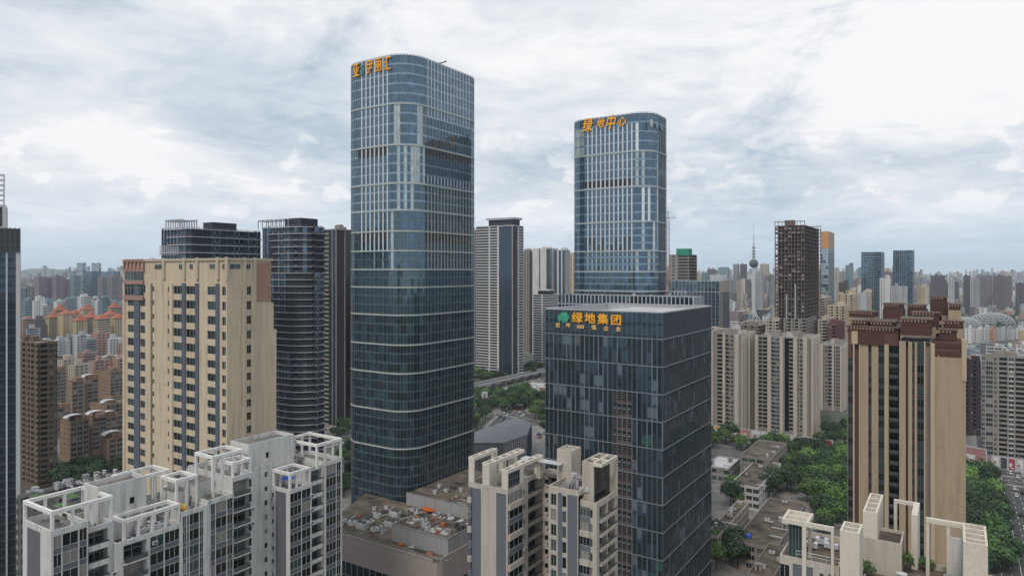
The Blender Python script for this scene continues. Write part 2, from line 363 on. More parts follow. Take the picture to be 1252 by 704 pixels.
def facade(bd, S, cols, zs, mat=None, mat2='grey_panel'):
    """cols: (type, width); zs: floor levels from bottom to top. w wall, q flat panel of the second material, g window, t tall window,
    c glazed strip with spandrels, h double-storey bay, b balcony, p pier standing proud, s small window, r recess without windows"""
    m = mat or bd.mat; tot = sum(c[1] for c in cols); k = S.len / tot; s0 = 0.0; z0, z1 = zs[0], zs[-1]; Wm = bd.wall
    for c in cols:
        t = c[0]; s1 = s0 + c[1] * k; a = s0
        if t == 'w': S.quad(Wm, a, s1, z0, z1, 0, m)
        elif t == 'q': S.quad(Wm, a, s1, z0, z1, -.12, c[2] if len(c) > 2 else mat2); _rev(Wm, S, a, s1, z0, z1, .12, m)
        elif t == 'p': S.quad(Wm, a, s1, z0, z1, 0, m); S.box(bd.trim, a + .003, s1 - .003, z0, z1 + .3, -.05, .28, c[2] if len(c) > 2 else m)
        elif t in 'gts':
            sill, head = {'g': (.30, .12), 't': (.10, .14), 's': (.42, .2)}[t]; mg = {'g': .0, 't': .0, 's': .0}[t]
            for i in range(len(zs) - 1):
                h = zs[i + 1] - zs[i]; za = zs[i] + sill * h; zb = zs[i + 1] - head * h
                S.quad(Wm, a, s1, zs[i], za, 0, m); S.quad(Wm, a, s1, zb, zs[i + 1], 0, m); _rev(Wm, S, a, s1, za, zb, .22, m)
                bd.window(S, a, s1, za, zb, -.22, 1 if s1 - a < 1.0 else (2 if s1 - a < 2.4 else 3))
        elif t == 'c':
            sp = c[2] if len(c) > 2 else mat2
            for i in range(len(zs) - 1):
                h = zs[i + 1] - zs[i]; za = zs[i] + .32 * h
                S.quad(Wm, a, s1, zs[i], za, -.10, sp); bd.window(S, a, s1, za, zs[i + 1], -.10, 2 if s1 - a < 2.6 else 3)
            _rev(Wm, S, a, s1, z0, z1, .10, m)
        elif t == 'h':
            for i in range(len(zs) - 1):
                h = zs[i + 1] - zs[i]; za = zs[i] + .36 * h; solid = (i + (c[3] if len(c) > 3 else 0)) % 2 == 0
                S.box(bd.trim, a, s1, zs[i] - .12, za, -.3, .42 if solid else .25, m if solid else mat2)
                bd.window(S, a + .1, s1 - .1, za, zs[i + 1] - .12, .18 if solid else .18, 3 if s1 - a > 2.2 else 2)
            S.quad(Wm, a, s1, z0, z1, -.3, mat2); _rev(Wm, S, a, s1, z0, z1, .3, m)
        elif t == 'b':
            style = c[2] if len(c) > 2 else 'rail'; D = 1.3; slab = c[3] if len(c) > 3 else m
            S.quad(Wm, a, s1, z0, z1, -D, mat2); _rev(Wm, S, a, s1, z0, z1, D, m)
            for i in range(len(zs) - 1):
                bd.balcony(S, a, s1, zs[i] + .02, -D, D + .55, style, slab, 'rail_dark')
                h = zs[i + 1] - zs[i]; bd.window(S, a + .25, s1 - .25, zs[i] + .05, zs[i + 1] - .45, -D + .06, 2)
        elif t == 'r':
            S.quad(Wm, a, s1, z0, z1, -.9, c[2] if len(c) > 2 else mat2); _rev(Wm, S, a, s1, z0, z1, .9, m)
        s0 = s1
def _rev(mb, S, a, b, z0, z1, d, m):
    mb.quad(S.P(a, z0, 0), S.P(a, z0, -d), S.P(a, z1, -d), S.P(a, z1, 0), m); mb.quad(S.P(b, z0, -d), S.P(b, z0, 0), S.P(b, z1, 0), S.P(b, z1, -d), m)
    mb.quad(S.P(a, z0, 0), S.P(b, z0, 0), S.P(b, z0, -d), S.P(a, z0, -d), m); mb.quad(S.P(a, z1, -d), S.P(b, z1, -d), S.P(b, z1, 0), S.P(a, z1, 0), m)
def parse(spec, length, m=None):
    """'w2 g1.5 b3' repeated and stretched to the length"""
    cols = [(t[0], float(t[1:])) for t in spec.split()]; tot = sum(c[1] for c in cols); n = max(1, round(length / tot))
    return cols * n
def floors(z0, z1, fh):
    n = max(1, round((z1 - z0) / fh)); return [z0 + (z1 - z0) * i / n for i in range(n + 1)]
def seg(bd, x0, x1, y0, y1, zb, deck, par, sides, fh=3.0, mat=None, mat2='grey_panel', roof='roof_grey', base=0.0, ptrim=None):
    """one straight-sided volume: facades from zb to the deck, plain wall below, parapet, roof"""
    m = mat or bd.mat; zs = floors(zb, deck, fh)
    for k in 'FRBL':
        S = Side(x0, x1, y0, y1, k); c = sides.get(k)
        if c == 0: continue
        if c is None: S.quad(bd.wall, 0, S.len, base, deck, 0, m); continue
        if isinstance(c, str): c = parse(c, S.len)
        facade(bd, S, c, zs, m, mat2)
        if zb > base: S.quad(bd.wall, 0, S.len, base, zb, 0, m)
    bd.roof.quad((x0, y0, deck - .004), (x1, y0, deck - .004), (x1, y1, deck - .004), (x0, y1, deck - .004), roof)
    if par > 0:
        t = .25; pm = ptrim or m
        bd.wall.box(x0, x1, y0, y0 + t, deck, deck + par, pm); bd.wall.box(x0, x1, y1 - t, y1, deck, deck + par, pm)
        bd.wall.box(x0, x0 + t, y0 + t, y1 - t, deck, deck + par, pm); bd.wall.box(x1 - t, x1, y0 + t, y1 - t, deck, deck + par, pm)
def pergola(mb, x0, x1, y0, y1, zb, zt, m, posts=2, bw=.5, bh=.6, rungs=0):
    """beam ring on posts"""
    mb.box(x0, x1, y0, y0 + bw, zt - bh, zt, m); mb.box(x0, x1, y1 - bw, y1, zt - bh, zt, m)
    mb.box(x0, x0 + bw, y0 + bw, y1 - bw, zt - bh, zt, m); mb.box(x1 - bw, x1, y0 + bw, y1 - bw, zt - bh, zt, m)
    for i in range(posts + 1):
        yy = y0 + (y1 - y0 - bw) * i / posts
        for xx in (x0, x1 - bw): mb.box(xx + .04, xx + bw - .04, yy + .04, yy + bw - .04, zb, zt - bh, m)
    for i in range(1, rungs + 1):
        yy = y0 + (y1 - y0) * i / (rungs + 1); mb.box(x0 + bw, x1 - bw, yy, yy + bw * .8, zt - bh + .05, zt - .03, m)
def hvac(mb, x, y, z, w=1.4, d=1.0, h=1.1, m='metal_pale'):
    mb.box(x, x + w, y, y + d, z + .15, z + h, m); mb.cone(x + w / 2, y + d / 2, z + h, z + h + .12, min(w, d) * .38, min(w, d) * .34, 'metal_dark', 8)
    mb.box(x + .1, x + w - .1, y + .1, y + d - .1, z, z + .15, 'metal_dark')
def clutter(root, n, x0, x1, y0, y1, z, seed=1):
    """air-conditioning units, tanks and ducts on a roof, each a part"""
    r = random.Random(seed)
    for i in range(n):
        mb = MB(); x, y = r.uniform(x0, x1), r.uniform(y0, y1); t = r.random()
        if t < .5: hvac(mb, 0, 0, 0, r.uniform(1, 2.2), r.uniform(.8, 1.4), r.uniform(.9, 1.6)); nm = 'rooftop_unit'
        elif t < .7: mb.cone(0, 0, 0, r.uniform(1.2, 2), .8, .8, 'metal_pale', 12); mb.cone(0, 0, 2.0, 2.2, .8, .15, 'metal_pale', 12); nm = 'water_tank'
        elif t < .85: mb.box(0, r.uniform(3, 7), 0, .5, .3, .8, 'metal_pale'); mb.box(.4, .6, .1, .4, 0, .3, 'metal_dark'); mb.box(2.5, 2.7, .1, .4, 0, .3, 'metal_dark'); nm = 'duct'
        else: mb.box(0, 2.2, 0, 1.8, 0, 2.2, 'concrete'); mb.box(-.15, 2.35, -.15, 1.95, 2.2, 2.35, 'old_concrete'); mb.box(.7, 1.5, -.02, .0, 0, 1.9, 'metal_dark'); nm = 'stair_hut'
        o = mb.build(nm, root); o.location = (x, y, z)

GRID = -TH
# ------------------------------------------------------------------ the setting: ground, roads, squares
def sheet(name, pts, z, mat, thick=0.0):
    mb = MB()
    if thick: mb.prism(pts, z - thick, z, mat)
    else:
        k = len(mb.v); mb.v += [(x, y, z) for x, y in pts]; mb.f.append(tuple(range(len(pts)))); mb.m.append(mat)
    o = mb.build(name); o['kind'] = 'structure'; return o
def mk_ground():
    m, t, p = _mat('city_ground')
    r = t.nodes.new('ShaderNodeValToRGB'); e = r.color_ramp.elements
    e[0].position = .38; e[0].color = (.03, .055, .025, 1); e[1].position = .62; e[1].color = (.15, .145, .14, 1); x = e.new(.5); x.color = (.09, .09, .08, 1)
    t.links.new(_noise(t, .02, (1, 1, 1), 7, .7), r.inputs[0]); t.links.new(r.outputs[0], p.inputs['Base Color']); p.inputs['Roughness'].default_value = .95
    MATS['city_ground'] = m
mk_ground()
sheet('ground', [(-9400, -3000), (9400, -3000), (9400, 9400), (-9400, 9400)], 0, 'city_ground')
def strip(name, a, b, wid, z, mat, thick=0):
    a, b = Vector(a), Vector(b); d = (b - a).normalized(); n = Vector((-d.y, d.x)) * wid / 2
    return sheet(name, [tuple(a - n), tuple(b - n), tuple(b + n), tuple(a + n)], z, mat, thick)
def road(a, b, wid, z=.012, lanes=4, mark=True, kerb=True):
    strip('road', a, b, wid, z, 'asphalt'); a, b = Vector(a), Vector(b); d = (b - a).normalized(); n = Vector((-d.y, d.x)); L = (b - a).length
    if kerb:
        for s in (-1, 1):
            q = n * s * (wid / 2 + 1.75); strip('pavement', tuple(a + q), tuple(b + q), 3.5, .13, 'paving', .13)
    if mark:
        mb = MB()
        for i in range(1, lanes):
            q = n * (wid * (i / lanes - .5)); t = 0
            while t < L:
                p0 = a + d * t + q; p1 = p0 + d * (L if i * 2 == lanes else 3); 
                if i * 2 == lanes: t = L
                w = n * .09; mb.quad(tuple(p0 - w) + (z + .006,), tuple(p1 - w) + (z + .006,), tuple(p1 + w) + (z + .006,), tuple(p0 + w) + (z + .006,), 'road_paint'); t += 9
        mb.build('road_marking', kind='structure')
ra, rb = at(1214, 704), at(1225, 540); dr = Vector((ST, CT))
rc = Vector(at(1232, 620))
road(tuple(rc - dr * 260), tuple(rc + dr * 900), 20, lanes=6)
c0 = Vector(at(612, 520)); dc = Vector((math.sin(math.radians(11)), math.cos(math.radians(11))))
road(tuple(c0 - dc * 150), tuple(c0 + dc * 260), 17, z=.020, lanes=4)
lx = Vector(at(405, 522)); road(tuple(lx - dr * 300), tuple(lx + dr * 500), 14, z=.028)
cr0 = Vector(at(1000, 556)); db = Vector((-CT, ST)); road(tuple(cr0 - db * 500), tuple(cr0 + db * 250), 16, z=.016)
q0 = Vector(at(14, 660)); road(tuple(q0 - dr * 60), tuple(q0 + dr * 260), 10, z=.024, lanes=2)
sheet('plaza', [at(575, 492), at(612, 486), at(640, 492), at(612, 505), at(580, 508)], .034, 'paving')
sheet('construction_yard', [at(585, 482), at(660, 462), at(668, 470), at(668, 480), at(620, 484)], .030, 'roof_tile')
sheet('street_plaza', [at(628, 700), at(668, 700), at(668, 520), at(648, 520)], .040, 'paving')
sheet('courtyard', [at(870, 704), at(1040, 704), at(1040, 590), at(870, 590)], .044, 'paving')
sheet('hotel_forecourt', [at(60, 704), at(430, 704), at(430, 560), at(60, 590)], .032, 'paving')

# ------------------------------------------------------------------ curtain-wall towers
def col_path(Wd, L, r, per, narrow, arcn=12):
    """[(x, y, side, narrow?)...] column boundaries round the plan, starting at the back end of the front face"""
    P = []
    def line(x0, y0, x1, y1, side):
        d = math.hypot(x1 - x0, y1 - y0); n = max(1, round(d / per)); e = (x1 - x0) / d, (y1 - y0) / d; p = d / n
        for i in range(n):
            a = p * i; P.append((x0 + e[0] * a, y0 + e[1] * a, side, False, i)); 
            if narrow: a = p * (i + 1 - narrow); P.append((x0 + e[0] * a, y0 + e[1] * a, side, True, i))
    def arc(cx, cy, t0, side):
        if r <= 0: return
        for i in range(arcn):
            t = t0 + math.pi / 2 * i / arcn; P.append((cx + r * math.cos(t), cy + r * math.sin(t), side, i % 2 == 1 and narrow > 0, i // 2))
    line(-Wd + r, 0, -r, 0, 'F'); arc(-r, r, -math.pi / 2, 'FR'); line(0, r, 0, L - r, 'R'); arc(-r, L - r, 0, 'RB')
    line(-r, L, -Wd + r, L, 'B'); arc(-Wd + r, L - r, math.pi / 2, 'BL'); line(-Wd, L - r, -Wd, r, 'L'); arc(-Wd + r, r, math.pi, 'LF')
    return P
def curtain(root, P, secs, style, sp_mat, band_mat, mull, sp_h=.75, band_h=.6, band_d=.28, mull_d=.13, mull_w=.07, limit=300, pick=None, nosp=(), noband=False):
    """secs: list of (z top, z bottom, number of floors) from the top down"""
    n = len(P); rest = MB(); sp = MB(); mu = MB(); bn = MB(); cand = []
    for i in range(n):
        x0, y0, side, nar, ci = P[i]; x1, y1 = P[(i + 1) % n][:2]; d = math.hypot(x1 - x0, y1 - y0)
        if d < 1e-4: continue
        ex, ey = (x1 - x0) / d, (y1 - y0) / d; nx, ny = ey, -ex; ang = math.atan2(ey, ex)
        for j, (zt, zb, nf) in enumerate(secs):
            h = (zt - zb) / nf
            for k in range(nf):
                za = zb + h * k; hs = 0 if (j in nosp) else sp_h; m, spm = style(j, side, nar, ci, nf - 1 - k, nf)
                if hs: sp.quad((x0 + nx * .03, y0 + ny * .03, za), (x1 + nx * .03, y1 + ny * .03, za), (x1 + nx * .03, y1 + ny * .03, za + hs), (x0 + nx * .03, y0 + ny * .03, za + hs), spm or sp_mat)
                cand.append(((x0 + x1) / 2, (y0 + y1) / 2, za + hs, d, h - hs, ang, m, side, nar, j, k, nx, ny))
        mu_pt = (x0, y0)
        for (zt, zb, nf) in secs[:1] + secs[-1:] if False else [(secs[0][0], secs[-1][1], 1)]:
            w2 = mull_w / 2; a = (x0 - ex * w2, y0 - ey * w2); b = (x0 + ex * w2, y0 + ey * w2); A2 = (a[0] + nx * mull_d, a[1] + ny * mull_d); B2 = (b[0] + nx * mull_d, b[1] + ny * mull_d)
            m = mull(side, nar)
            mu.quad((*A2, zb), (*B2, zb), (*B2, zt), (*A2, zt), m); mu.quad((*a, zb), (*A2, zb), (*A2, zt), (*a, zt), m); mu.quad((*B2, zb), (*b, zb), (*b, zt), (*B2, zt), m)
    # horizontal bands between sections
    for j, (zt, zb, nf) in enumerate(secs[:-2] if noband else secs):
        z = zb
        for i in range(n):
            x0, y0 = P[i][:2]; x1, y1 = P[(i + 1) % n][:2]; d = math.hypot(x1 - x0, y1 - y0)
            if d < 1e-4: continue
            nx, ny = (y1 - y0) / d, -(x1 - x0) / d
            # mitred offset from neighbours is close enough for these small turns
            def off(k):
                a, b, c = P[(k - 1) % n], P[k % n], P[(k + 1) % n]
                v1 = Vector((b[1] - a[1], a[0] - b[0])); v2 = Vector((c[1] - b[1], b[0] - c[0]))
                v1.normalize(); v2.normalize(); v = v1 + v2; v.normalize(); q = band_d / max(.5, v.dot(v1)); return (b[0] + v.x * q, b[1] + v.y * q)
            A2, B2 = off(i), off(i + 1); z0, z1 = z - band_h / 2, z + band_h / 2
            bn.quad((*A2, z0), (*B2, z0), (*B2, z1), (*A2, z1), band_mat); bn.quad((*A2, z1), (*B2, z1), (x1, y1, z1), (x0, y0, z1), band_mat); bn.quad((x0, y0, z0), (x1, y1, z0), (*B2, z0), (*A2, z0), band_mat)
    cand.sort(key=lambda c: 0 if (pick and pick(c)) else 1)
    q = 0
    for c in cand:
        x, y, z, w, h, ang, m, side, nar, j, k, nx, ny = c
        t = rnd.gauss(0, .008); w = round(w, 2); h = round(h, 2)
        if q < limit and pick and pick(c):
            key = ('pane', w, h, m)
            if key not in WCACHE:
                b = MB(); b.quad((-w / 2, 0, 0), (w / 2, 0, 0), (w / 2, 0, h), (-w / 2, 0, h), m); WCACHE[key] = [b, None]
            if WCACHE[key][1] is None: WCACHE[key][1] = WCACHE[key][0].mesh('glass_pane')
            o = inst('glass_pane', WCACHE[key][1], root, (x, y, z), ang + rnd.gauss(0, .003), t); q += 1
        else:
            ex, ey = math.cos(ang) * w / 2, math.sin(ang) * w / 2; s = t * h; u = rnd.gauss(0, .003) * w
            rest.quad((x - ex + nx * u, y - ey + ny * u, z), (x + ex, y + ey, z), (x + ex + nx * s, y + ey + ny * s, z + h), (x - ex + nx * (s + u), y - ey + ny * (s + u), z + h), m)
    rest.build('glass_pane', root, kind='stuff'); sp.build('spandrel', root, kind='stuff'); mu.build('mullion', root, kind='stuff'); bn.build('floor_band', root, kind='stuff')
import zlib
def hsh(*a): return (zlib.crc32(repr(a).encode()) * 2654435761 % 4294967296) / 4294967296
def round_fit(pxa, Ym, r, pxl, pxr):
    kx = (pxa - HX) / K * Ym; ky = Ym + r
    k = (pxl - HX) / K; q = math.hypot(1, k); nx, ny = -1 / q, k / q; Wp = (-r - (nx * kx + ny * ky)) / (nx * -CT + ny * ST)
    k = (pxr - HX) / K; q = math.hypot(1, k); nx, ny = 1 / q, -k / q; Lp = (-r - (nx * kx + ny * ky)) / (nx * ST + ny * CT)
    return (kx + r * CT - r * ST, ky - r * ST - r * CT), Wp + 2 * r, Lp + 2 * r
def char(root, ch, x, y, z, rz, size, mat, sxx=1.0, ext=.12, shear=0.0, name='sign_character', off=.018):
    c = bpy.data.curves.new(name, 'FONT'); c.body = ch; c.size = size; c.extrude = ext; c.align_x = 'CENTER'; c.align_y = 'CENTER'; c.offset = size * off; c.shear = shear; c.resolution_u = 3
    c.materials.append(MATS[mat]); o = bpy.data.objects.new(name, c); COL.objects.link(o); o.parent = root; o.location = (x, y, z)
    o.rotation_euler = (math.radians(90), 0, rz); o.scale = (sxx, 1, 1); return o

# --- the tall tower with rounded corners
o1, W1, L1 = round_fit(491, 290, 11, 429.5, 579.5)
T1 = thing('glass_tower', 'tallest blue-green glass tower with rounded corners and gold characters at its crown', 'office tower', (*o1, 0), GRID, 'glass office towers')
ys = [67, 126.6, 177, 224, 257, 282.5, 306.5, 329.5, 351.5, 385.5, 422, 457, 503, 549, 607]; nfl = [5, 4, 4, 3, 2, 2, 2, 2, 3, 3, 3, 4, 4, 5]
zz = [zat(y, 290) for y in ys]; sec1 = [(zz[i], zz[i + 1], nfl[i]) for i in range(len(nfl))]; sec1.append((zz[-1], 0.0, 6))
P1 = col_path(W1, L1, 11, 2.35, .32, 12)
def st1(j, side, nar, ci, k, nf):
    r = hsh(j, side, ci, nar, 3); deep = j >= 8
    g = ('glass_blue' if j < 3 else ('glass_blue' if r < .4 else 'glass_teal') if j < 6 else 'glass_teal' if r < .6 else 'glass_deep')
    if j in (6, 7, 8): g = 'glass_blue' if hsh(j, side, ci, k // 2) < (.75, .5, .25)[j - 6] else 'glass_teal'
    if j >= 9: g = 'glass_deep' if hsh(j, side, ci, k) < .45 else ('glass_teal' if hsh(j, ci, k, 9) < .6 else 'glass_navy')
    spm = 'spandrel_blue' if j < 4 else None
    if j == 0 and side in ('FR', 'LF'): return 'glass_blue', spm
    if nar and j <= 6:
        if side in ('F', 'B'): return ('fin_white' if j < 6 else ('glass_pale' if r < .7 else 'glass_teal')), (('fin_white' if j < 6 else None))
        if side in ('R', 'L'):
            if j == 0 or (j == 1 and k < 1): return 'fin_white', 'fin_white'
            if j in (1, 2): return ('glass_navy' if k < nf - 1 or j == 1 else 'fin_white'), spm  # navy strips put the stepped dark reflection into this flank's colour
            return 'fin_beige', 'fin_beige'
    if nar and j == 7 and side in 'FRBL': return 'glass_teal', None
    if j == 2 and k == 0 and side in ('F', 'R') : return 'louver', 'louver'
    if j == 5 and k == 0 and (side == 'R' or side == 'F'): return 'louver', 'louver'
    if side == 'FR' and 1 <= j <= 6: return ('glass_pale' if r < (.5 if nar else .08) else 'glass_blue' if r < .75 else 'glass_teal'), ('glass_pale' if r < (.5 if nar else .08) else spm)
    return g, spm
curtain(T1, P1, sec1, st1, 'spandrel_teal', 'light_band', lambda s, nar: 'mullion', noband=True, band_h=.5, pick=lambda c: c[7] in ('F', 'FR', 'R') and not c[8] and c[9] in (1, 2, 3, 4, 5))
def crown(root, P, ztop, deck, h=2.6, m='fin_white', every=1, rim='mullion'):
    mb = MB(); n = len(P); cx = sum(p[0] for p in P) / n; cy = sum(p[1] for p in P) / n
    for i in range(0, n, every):
        x, y = P[i][:2]; d = Vector((cx - x, cy - y)).normalized(); mb.box(x - .12 + d.x * .3, x + .12 + d.x * .3, y - .12 + d.y * .3, y + .12 + d.y * .3, ztop - .3, ztop + h, m)
    for i in range(n):
        a, b = P[i], P[(i + 1) % n]; mb.bar((a[0], a[1], ztop + h), (b[0], b[1], ztop + h), .1, rim, 4)
    mb.build('crown_rail', root, kind='stuff')
    rb = MB(); rb.f.append(tuple(range(n))); rb.v += [(p[0] * .99 - .1, p[1] * .99 + .1, deck) for p in P]; rb.m.append('roof_grey'); rb.build('roof', root)
    ib = MB()
    for i in range(n):
        a, b = P[i], P[(i + 1) % n]; f = lambda p: (p[0] + (cx - p[0]) * .012, p[1] + (cy - p[1]) * .012)
        A2, B2 = f(a), f(b); ib.quad((*B2, deck), (*A2, deck), (*A2, ztop), (*B2, ztop), 'metal_pale'); ib.quad((a[0], a[1], ztop), (b[0], b[1], ztop), (*B2, ztop), (*A2, ztop), 'metal_pale')
    ib.build('parapet', root)
crown(T1, P1, zz[0], zz[0] - 4, .35)
cr_ = MB(); cr_.box(-14, -12, 26, 28, zz[0] - 4, zz[0] + 2, 'metal_dark'); cr_.bar((-13, 27, zz[0] + 2), (-4, 31, zz[0] + 4.5), .3, 'metal_dark'); cr_.bar((-13, 27, zz[0] + 2), (-18, 25, zz[0] + 3), .3, 'metal_dark'); cr_.build('cleaning_crane', T1)
pl = MB(); pl.box(-30, -12, 14, 40, zz[0] - 4, zz[0] - 1.5, 'metal_pale'); pl.build('plant_room', T1)
def sideF(o, px): return ray_s(o[0], o[1], -CT, ST, px)
def sideR(o, px): return ray_s(o[0], o[1], ST, CT, px)
S1 = thing('rooftop_sign', 'gold upright characters along the crown of the tallest glass tower', 'sign', (*o1, 0), GRID)
def signF(S, o, ch, px, yc, hpx, mat, narrow=1.0, d=.5, **kw):
    s = sideF(o, px); x = -s; Yw = o[1] + s * ST; z = zat(yc, Yw); char(S, ch, x, -d, z, 0, hpx * Yw / K * 1.05, mat, narrow, **kw)
for ch, px, yc in (('亚', 436.5, 88), ('伊', 452.5, 83.5), ('丽', 463.5, 81), ('汇', 475, 79.5)): signF(S1, o1, ch, px, yc, 18, 'gold', .60, off=.004, ext=.25)
sb = MB()
for px, yc in ((444, 86),):
    s = sideF(o1, px); Yw = o1[1] + s * ST; sb.box(-s - .8, -s - .3, -.5, -.3, zat(yc + 7, Yw), zat(yc - 6, Yw), 'sign_green'); sb.box(-s + .2, -s + .6, -.5, -.3, zat(yc + 5, Yw), zat(yc - 4, Yw), 'sign_green')
sb.build('sign_mark', S1, kind='stuff')

# --- the second tower
o2, W2, L2 = round_fit(787, 320, 9, 702.5, 814.5)
T2 = thing('glass_tower', 'shorter rounded glass tower with cursive gold characters at the top', 'office tower', (*o2, 0), GRID, 'glass office towers')
ys2 = [138, 184.6, 227.9, 270.7, 306.6, 332.4, 356.4]; nf2 = [4, 4, 4, 4, 3, 3]; z2 = [zat(y, 320) for y in ys2]
sec2 = [(z2[i], z2[i + 1], nf2[i]) for i in range(6)] + [(z2[-1], 60, 10), (60, 0, 14)]
P2_ = col_path(W2, L2, 9, 2.35, .34, 10)
def st2(j, side, nar, ci, k, nf):
    r = hsh(j, side, ci, 5); spm = 'spandrel_blue'
    if j == 0 and k == 0: return 'glass_blue', spm
    if side == 'LF' and j == 0: return 'glass_pale', spm
    if j == 3 and k >= 2 and side == 'F' and not nar and hsh(ci, k, 4) < .85: return 'glass_navy', 'glass_navy'
    if side == 'F' and j == 1 and k == nf - 1 and not nar: return 'louver', spm
    if side == 'F' and j <= 3 and nar: return 'fin_white', 'fin_white'
    if side == 'F' and j in (4,) and nar: return 'glass_pale', spm
    if side == 'FR' and nar and r < .6 and j < 5: return ('glass_pale' if r < .3 else 'fin_white'), ('fin_white' if r >= .3 else spm)
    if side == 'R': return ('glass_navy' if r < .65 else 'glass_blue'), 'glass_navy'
    if j >= 4: return 'glass_teal' if r < .4 else 'glass_blue', spm
    return 'glass_blue', spm
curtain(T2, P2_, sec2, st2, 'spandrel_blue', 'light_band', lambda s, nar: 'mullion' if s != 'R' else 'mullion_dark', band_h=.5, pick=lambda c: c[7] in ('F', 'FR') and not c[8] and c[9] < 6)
crown(T2, P2_, z2[0], z2[0] - 4, .4)
S2 = thing('rooftop_sign', 'cursive gold characters on the crown of the shorter rounded tower', 'sign', (*o2, 0), GRID)
for ch, px, yc, h in (('绿', 718, 155, 17), ('地', 734, 152, 11), ('中', 746.5, 151.5, 18), ('心', 760, 149.5, 12)): signF(S2, o2, ch, px, yc, h, 'gold', .95 if ch in '地心' else .72, shear=.25)
mbx = MB(); sR = sideR(o2, 796)
S3 = thing('rooftop_sign', 'small pale emblem and dim characters on the narrow flank of the shorter rounded tower', 'sign', (*o2, 0), GRID)
for ch, px, yc, h, mt in (('8', 795.5, 151.5, 13, 'metal_pale'), ('绿', 802, 154.5, 7, 'spandrel_blue'), ('地', 807.5, 157, 7, 'spandrel_blue')):
    s = sideR(o2, px); Yw = o2[1] + s * CT; char(S3, ch, .5, s, zat(yc, Yw), math.pi / 2, h * Yw / K, mt, 1.1)

# --- the square glass block
o3 = pos(810.5, 205); W3, L3 = solve(810.5, 205, 667, 869.5); zt3 = zat(383, 205)
T3 = thing('glass_block', 'square dark glass office block with an orange-lettered company sign', 'office block', (*o3, 0), GRID)
sec3 = [(zt3, zt3 - 7.8, 2)]; z = zt3 - 7.8
while z > 9: sec3.append((z, z - 8.25, 2)); z -= 8.25
sec3.append((z, 0, 1))
P3 = col_path(W3, L3, 0, 1.62, .17)
nF = round(W3 / 1.62)
def st3(j, side, nar, ci, k, nf):
    if j == 0: return 'glass_navy' if side != 'F' else 'glass_blue', 'glass_navy'
    if nar: return ('mullion' if hsh(j, side, ci, 1) < (.42 if side == 'F' else .15) else 'glass_navy'), ('mullion' if hsh(j, side, ci, 1) < (.42 if side == 'F' else .15) else 'glass_navy')
    f = ci / nF
    if side == 'F' and .60 < f < .75 and j >= 3: return 'win_black', 'band_brown'
    r = hsh(j, side, ci, k); q = mnoise.noise(Vector((ci * .33, (j * 2 + k) * .45, 3.3 if side == 'F' else 9.1)))
    if q > .16 and r < .75: return ('glass_reflection' if r < .35 else 'glass_blue'), ('glass_blue' if r < .5 else 'glass_navy')  # clustered paler panes: reflected bright patches painted into the glass colour
    if side == 'F' and f > .8 and j > 2 and r < .1: return 'glass_green', 'glass_deep'
    if q < -.2: return 'glass_deep', 'glass_deep'
    if side == 'F': return ('spandrel_grey' if r < .04 else 'glass_blue' if r < .22 else 'glass_navy' if r < .8 else 'glass_deep'), 'glass_navy'
    return ('glass_navy' if r < .6 else 'glass_deep'), 'glass_navy'
wall('band_brown', (.13, .10, .095), .2)
curtain(T3, P3, sec3, st3, 'glass_navy', 'mullion', lambda s, nar: 'mullion' if (s == 'F') else 'mullion_dark', sp_h=.9, band_h=.3, band_d=.2, mull_d=.14, mull_w=.05, pick=lambda c: c[7] == 'F' and not c[8] and 1 <= c[9] <= 6)
crown(T3, P3, zt3, zt3 - 3.6, .15, 'mullion', 99)
lv = MB()
for j in range(3, len(sec3) - 1):
    zt, zb, _ = sec3[j]
    for i in range(12):
        zq = zb + .4 + (zt - zb) * i / 12
        if i in (5,): continue
        lv.box(-W3 * .40 + .1, -W3 * .25 - .1, -.10, -.04, zq, zq + .22, 'band_brown')
        if i in (3,):
            for q in range(4): lv.box(-W3 * .40 + .3 + q * 1.55, -W3 * .40 + 1.1 + q * 1.55, -.13, -.1, zq + .1, zq + .5, 'mullion')
lv.build('louver_screen', T3, kind='stuff')
rm = MB(); rm.box(-W3 + 14, -5, 8, L3 - 8, zt3 - 3.6, zt3 - .6, 'roof_pale'); rm.build('plant_room', T3)
clutter(T3, 8, -W3 + 3, -3, 2, 7, zt3 - 3.6, 4)
rim = MB(); 
rim.box(-W3 - .05, .05, -.06, .5, zt3, zt3 + .35, 'metal_pale'); rim.box(-W3 - .05, .05, L3 - .5, L3 + .06, zt3, zt3 + .35, 'metal_pale'); rim.box(-W3 - .05, -W3 + .5, .5, L3 - .5, zt3, zt3 + .35, 'metal_pale'); rim.box(-.5, .05, .5, L3 - .5, zt3, zt3 + .35, 'metal_pale'); rim.build('coping', T3)
S4 = thing('building_sign', 'orange company characters beside a green tree emblem high on the square glass block', 'sign', (*o3, 0), GRID)
for ch, px, yc in (('绿', 706.7, 389), ('地', 722.3, 389.8), ('集', 738, 390.8), ('团', 754, 391.8)): signF(S4, o3, ch, px, yc, 12.8, 'gold', 1.12)
for ch, px, yc in (('世', 683, 398), ('界', 695.5, 398.2), ('500', 710.5, 399.5), ('强', 727, 400.3), ('企', 742, 401.5), ('业', 757, 402.5)): signF(S4, o3, ch, px, yc, 5.8, 'gold_pale', 1.1)
em = MB(); s = sideF(o3, 689); Yw = o3[1] + s * ST; u = Yw / K; zc_ = zat(389, Yw)
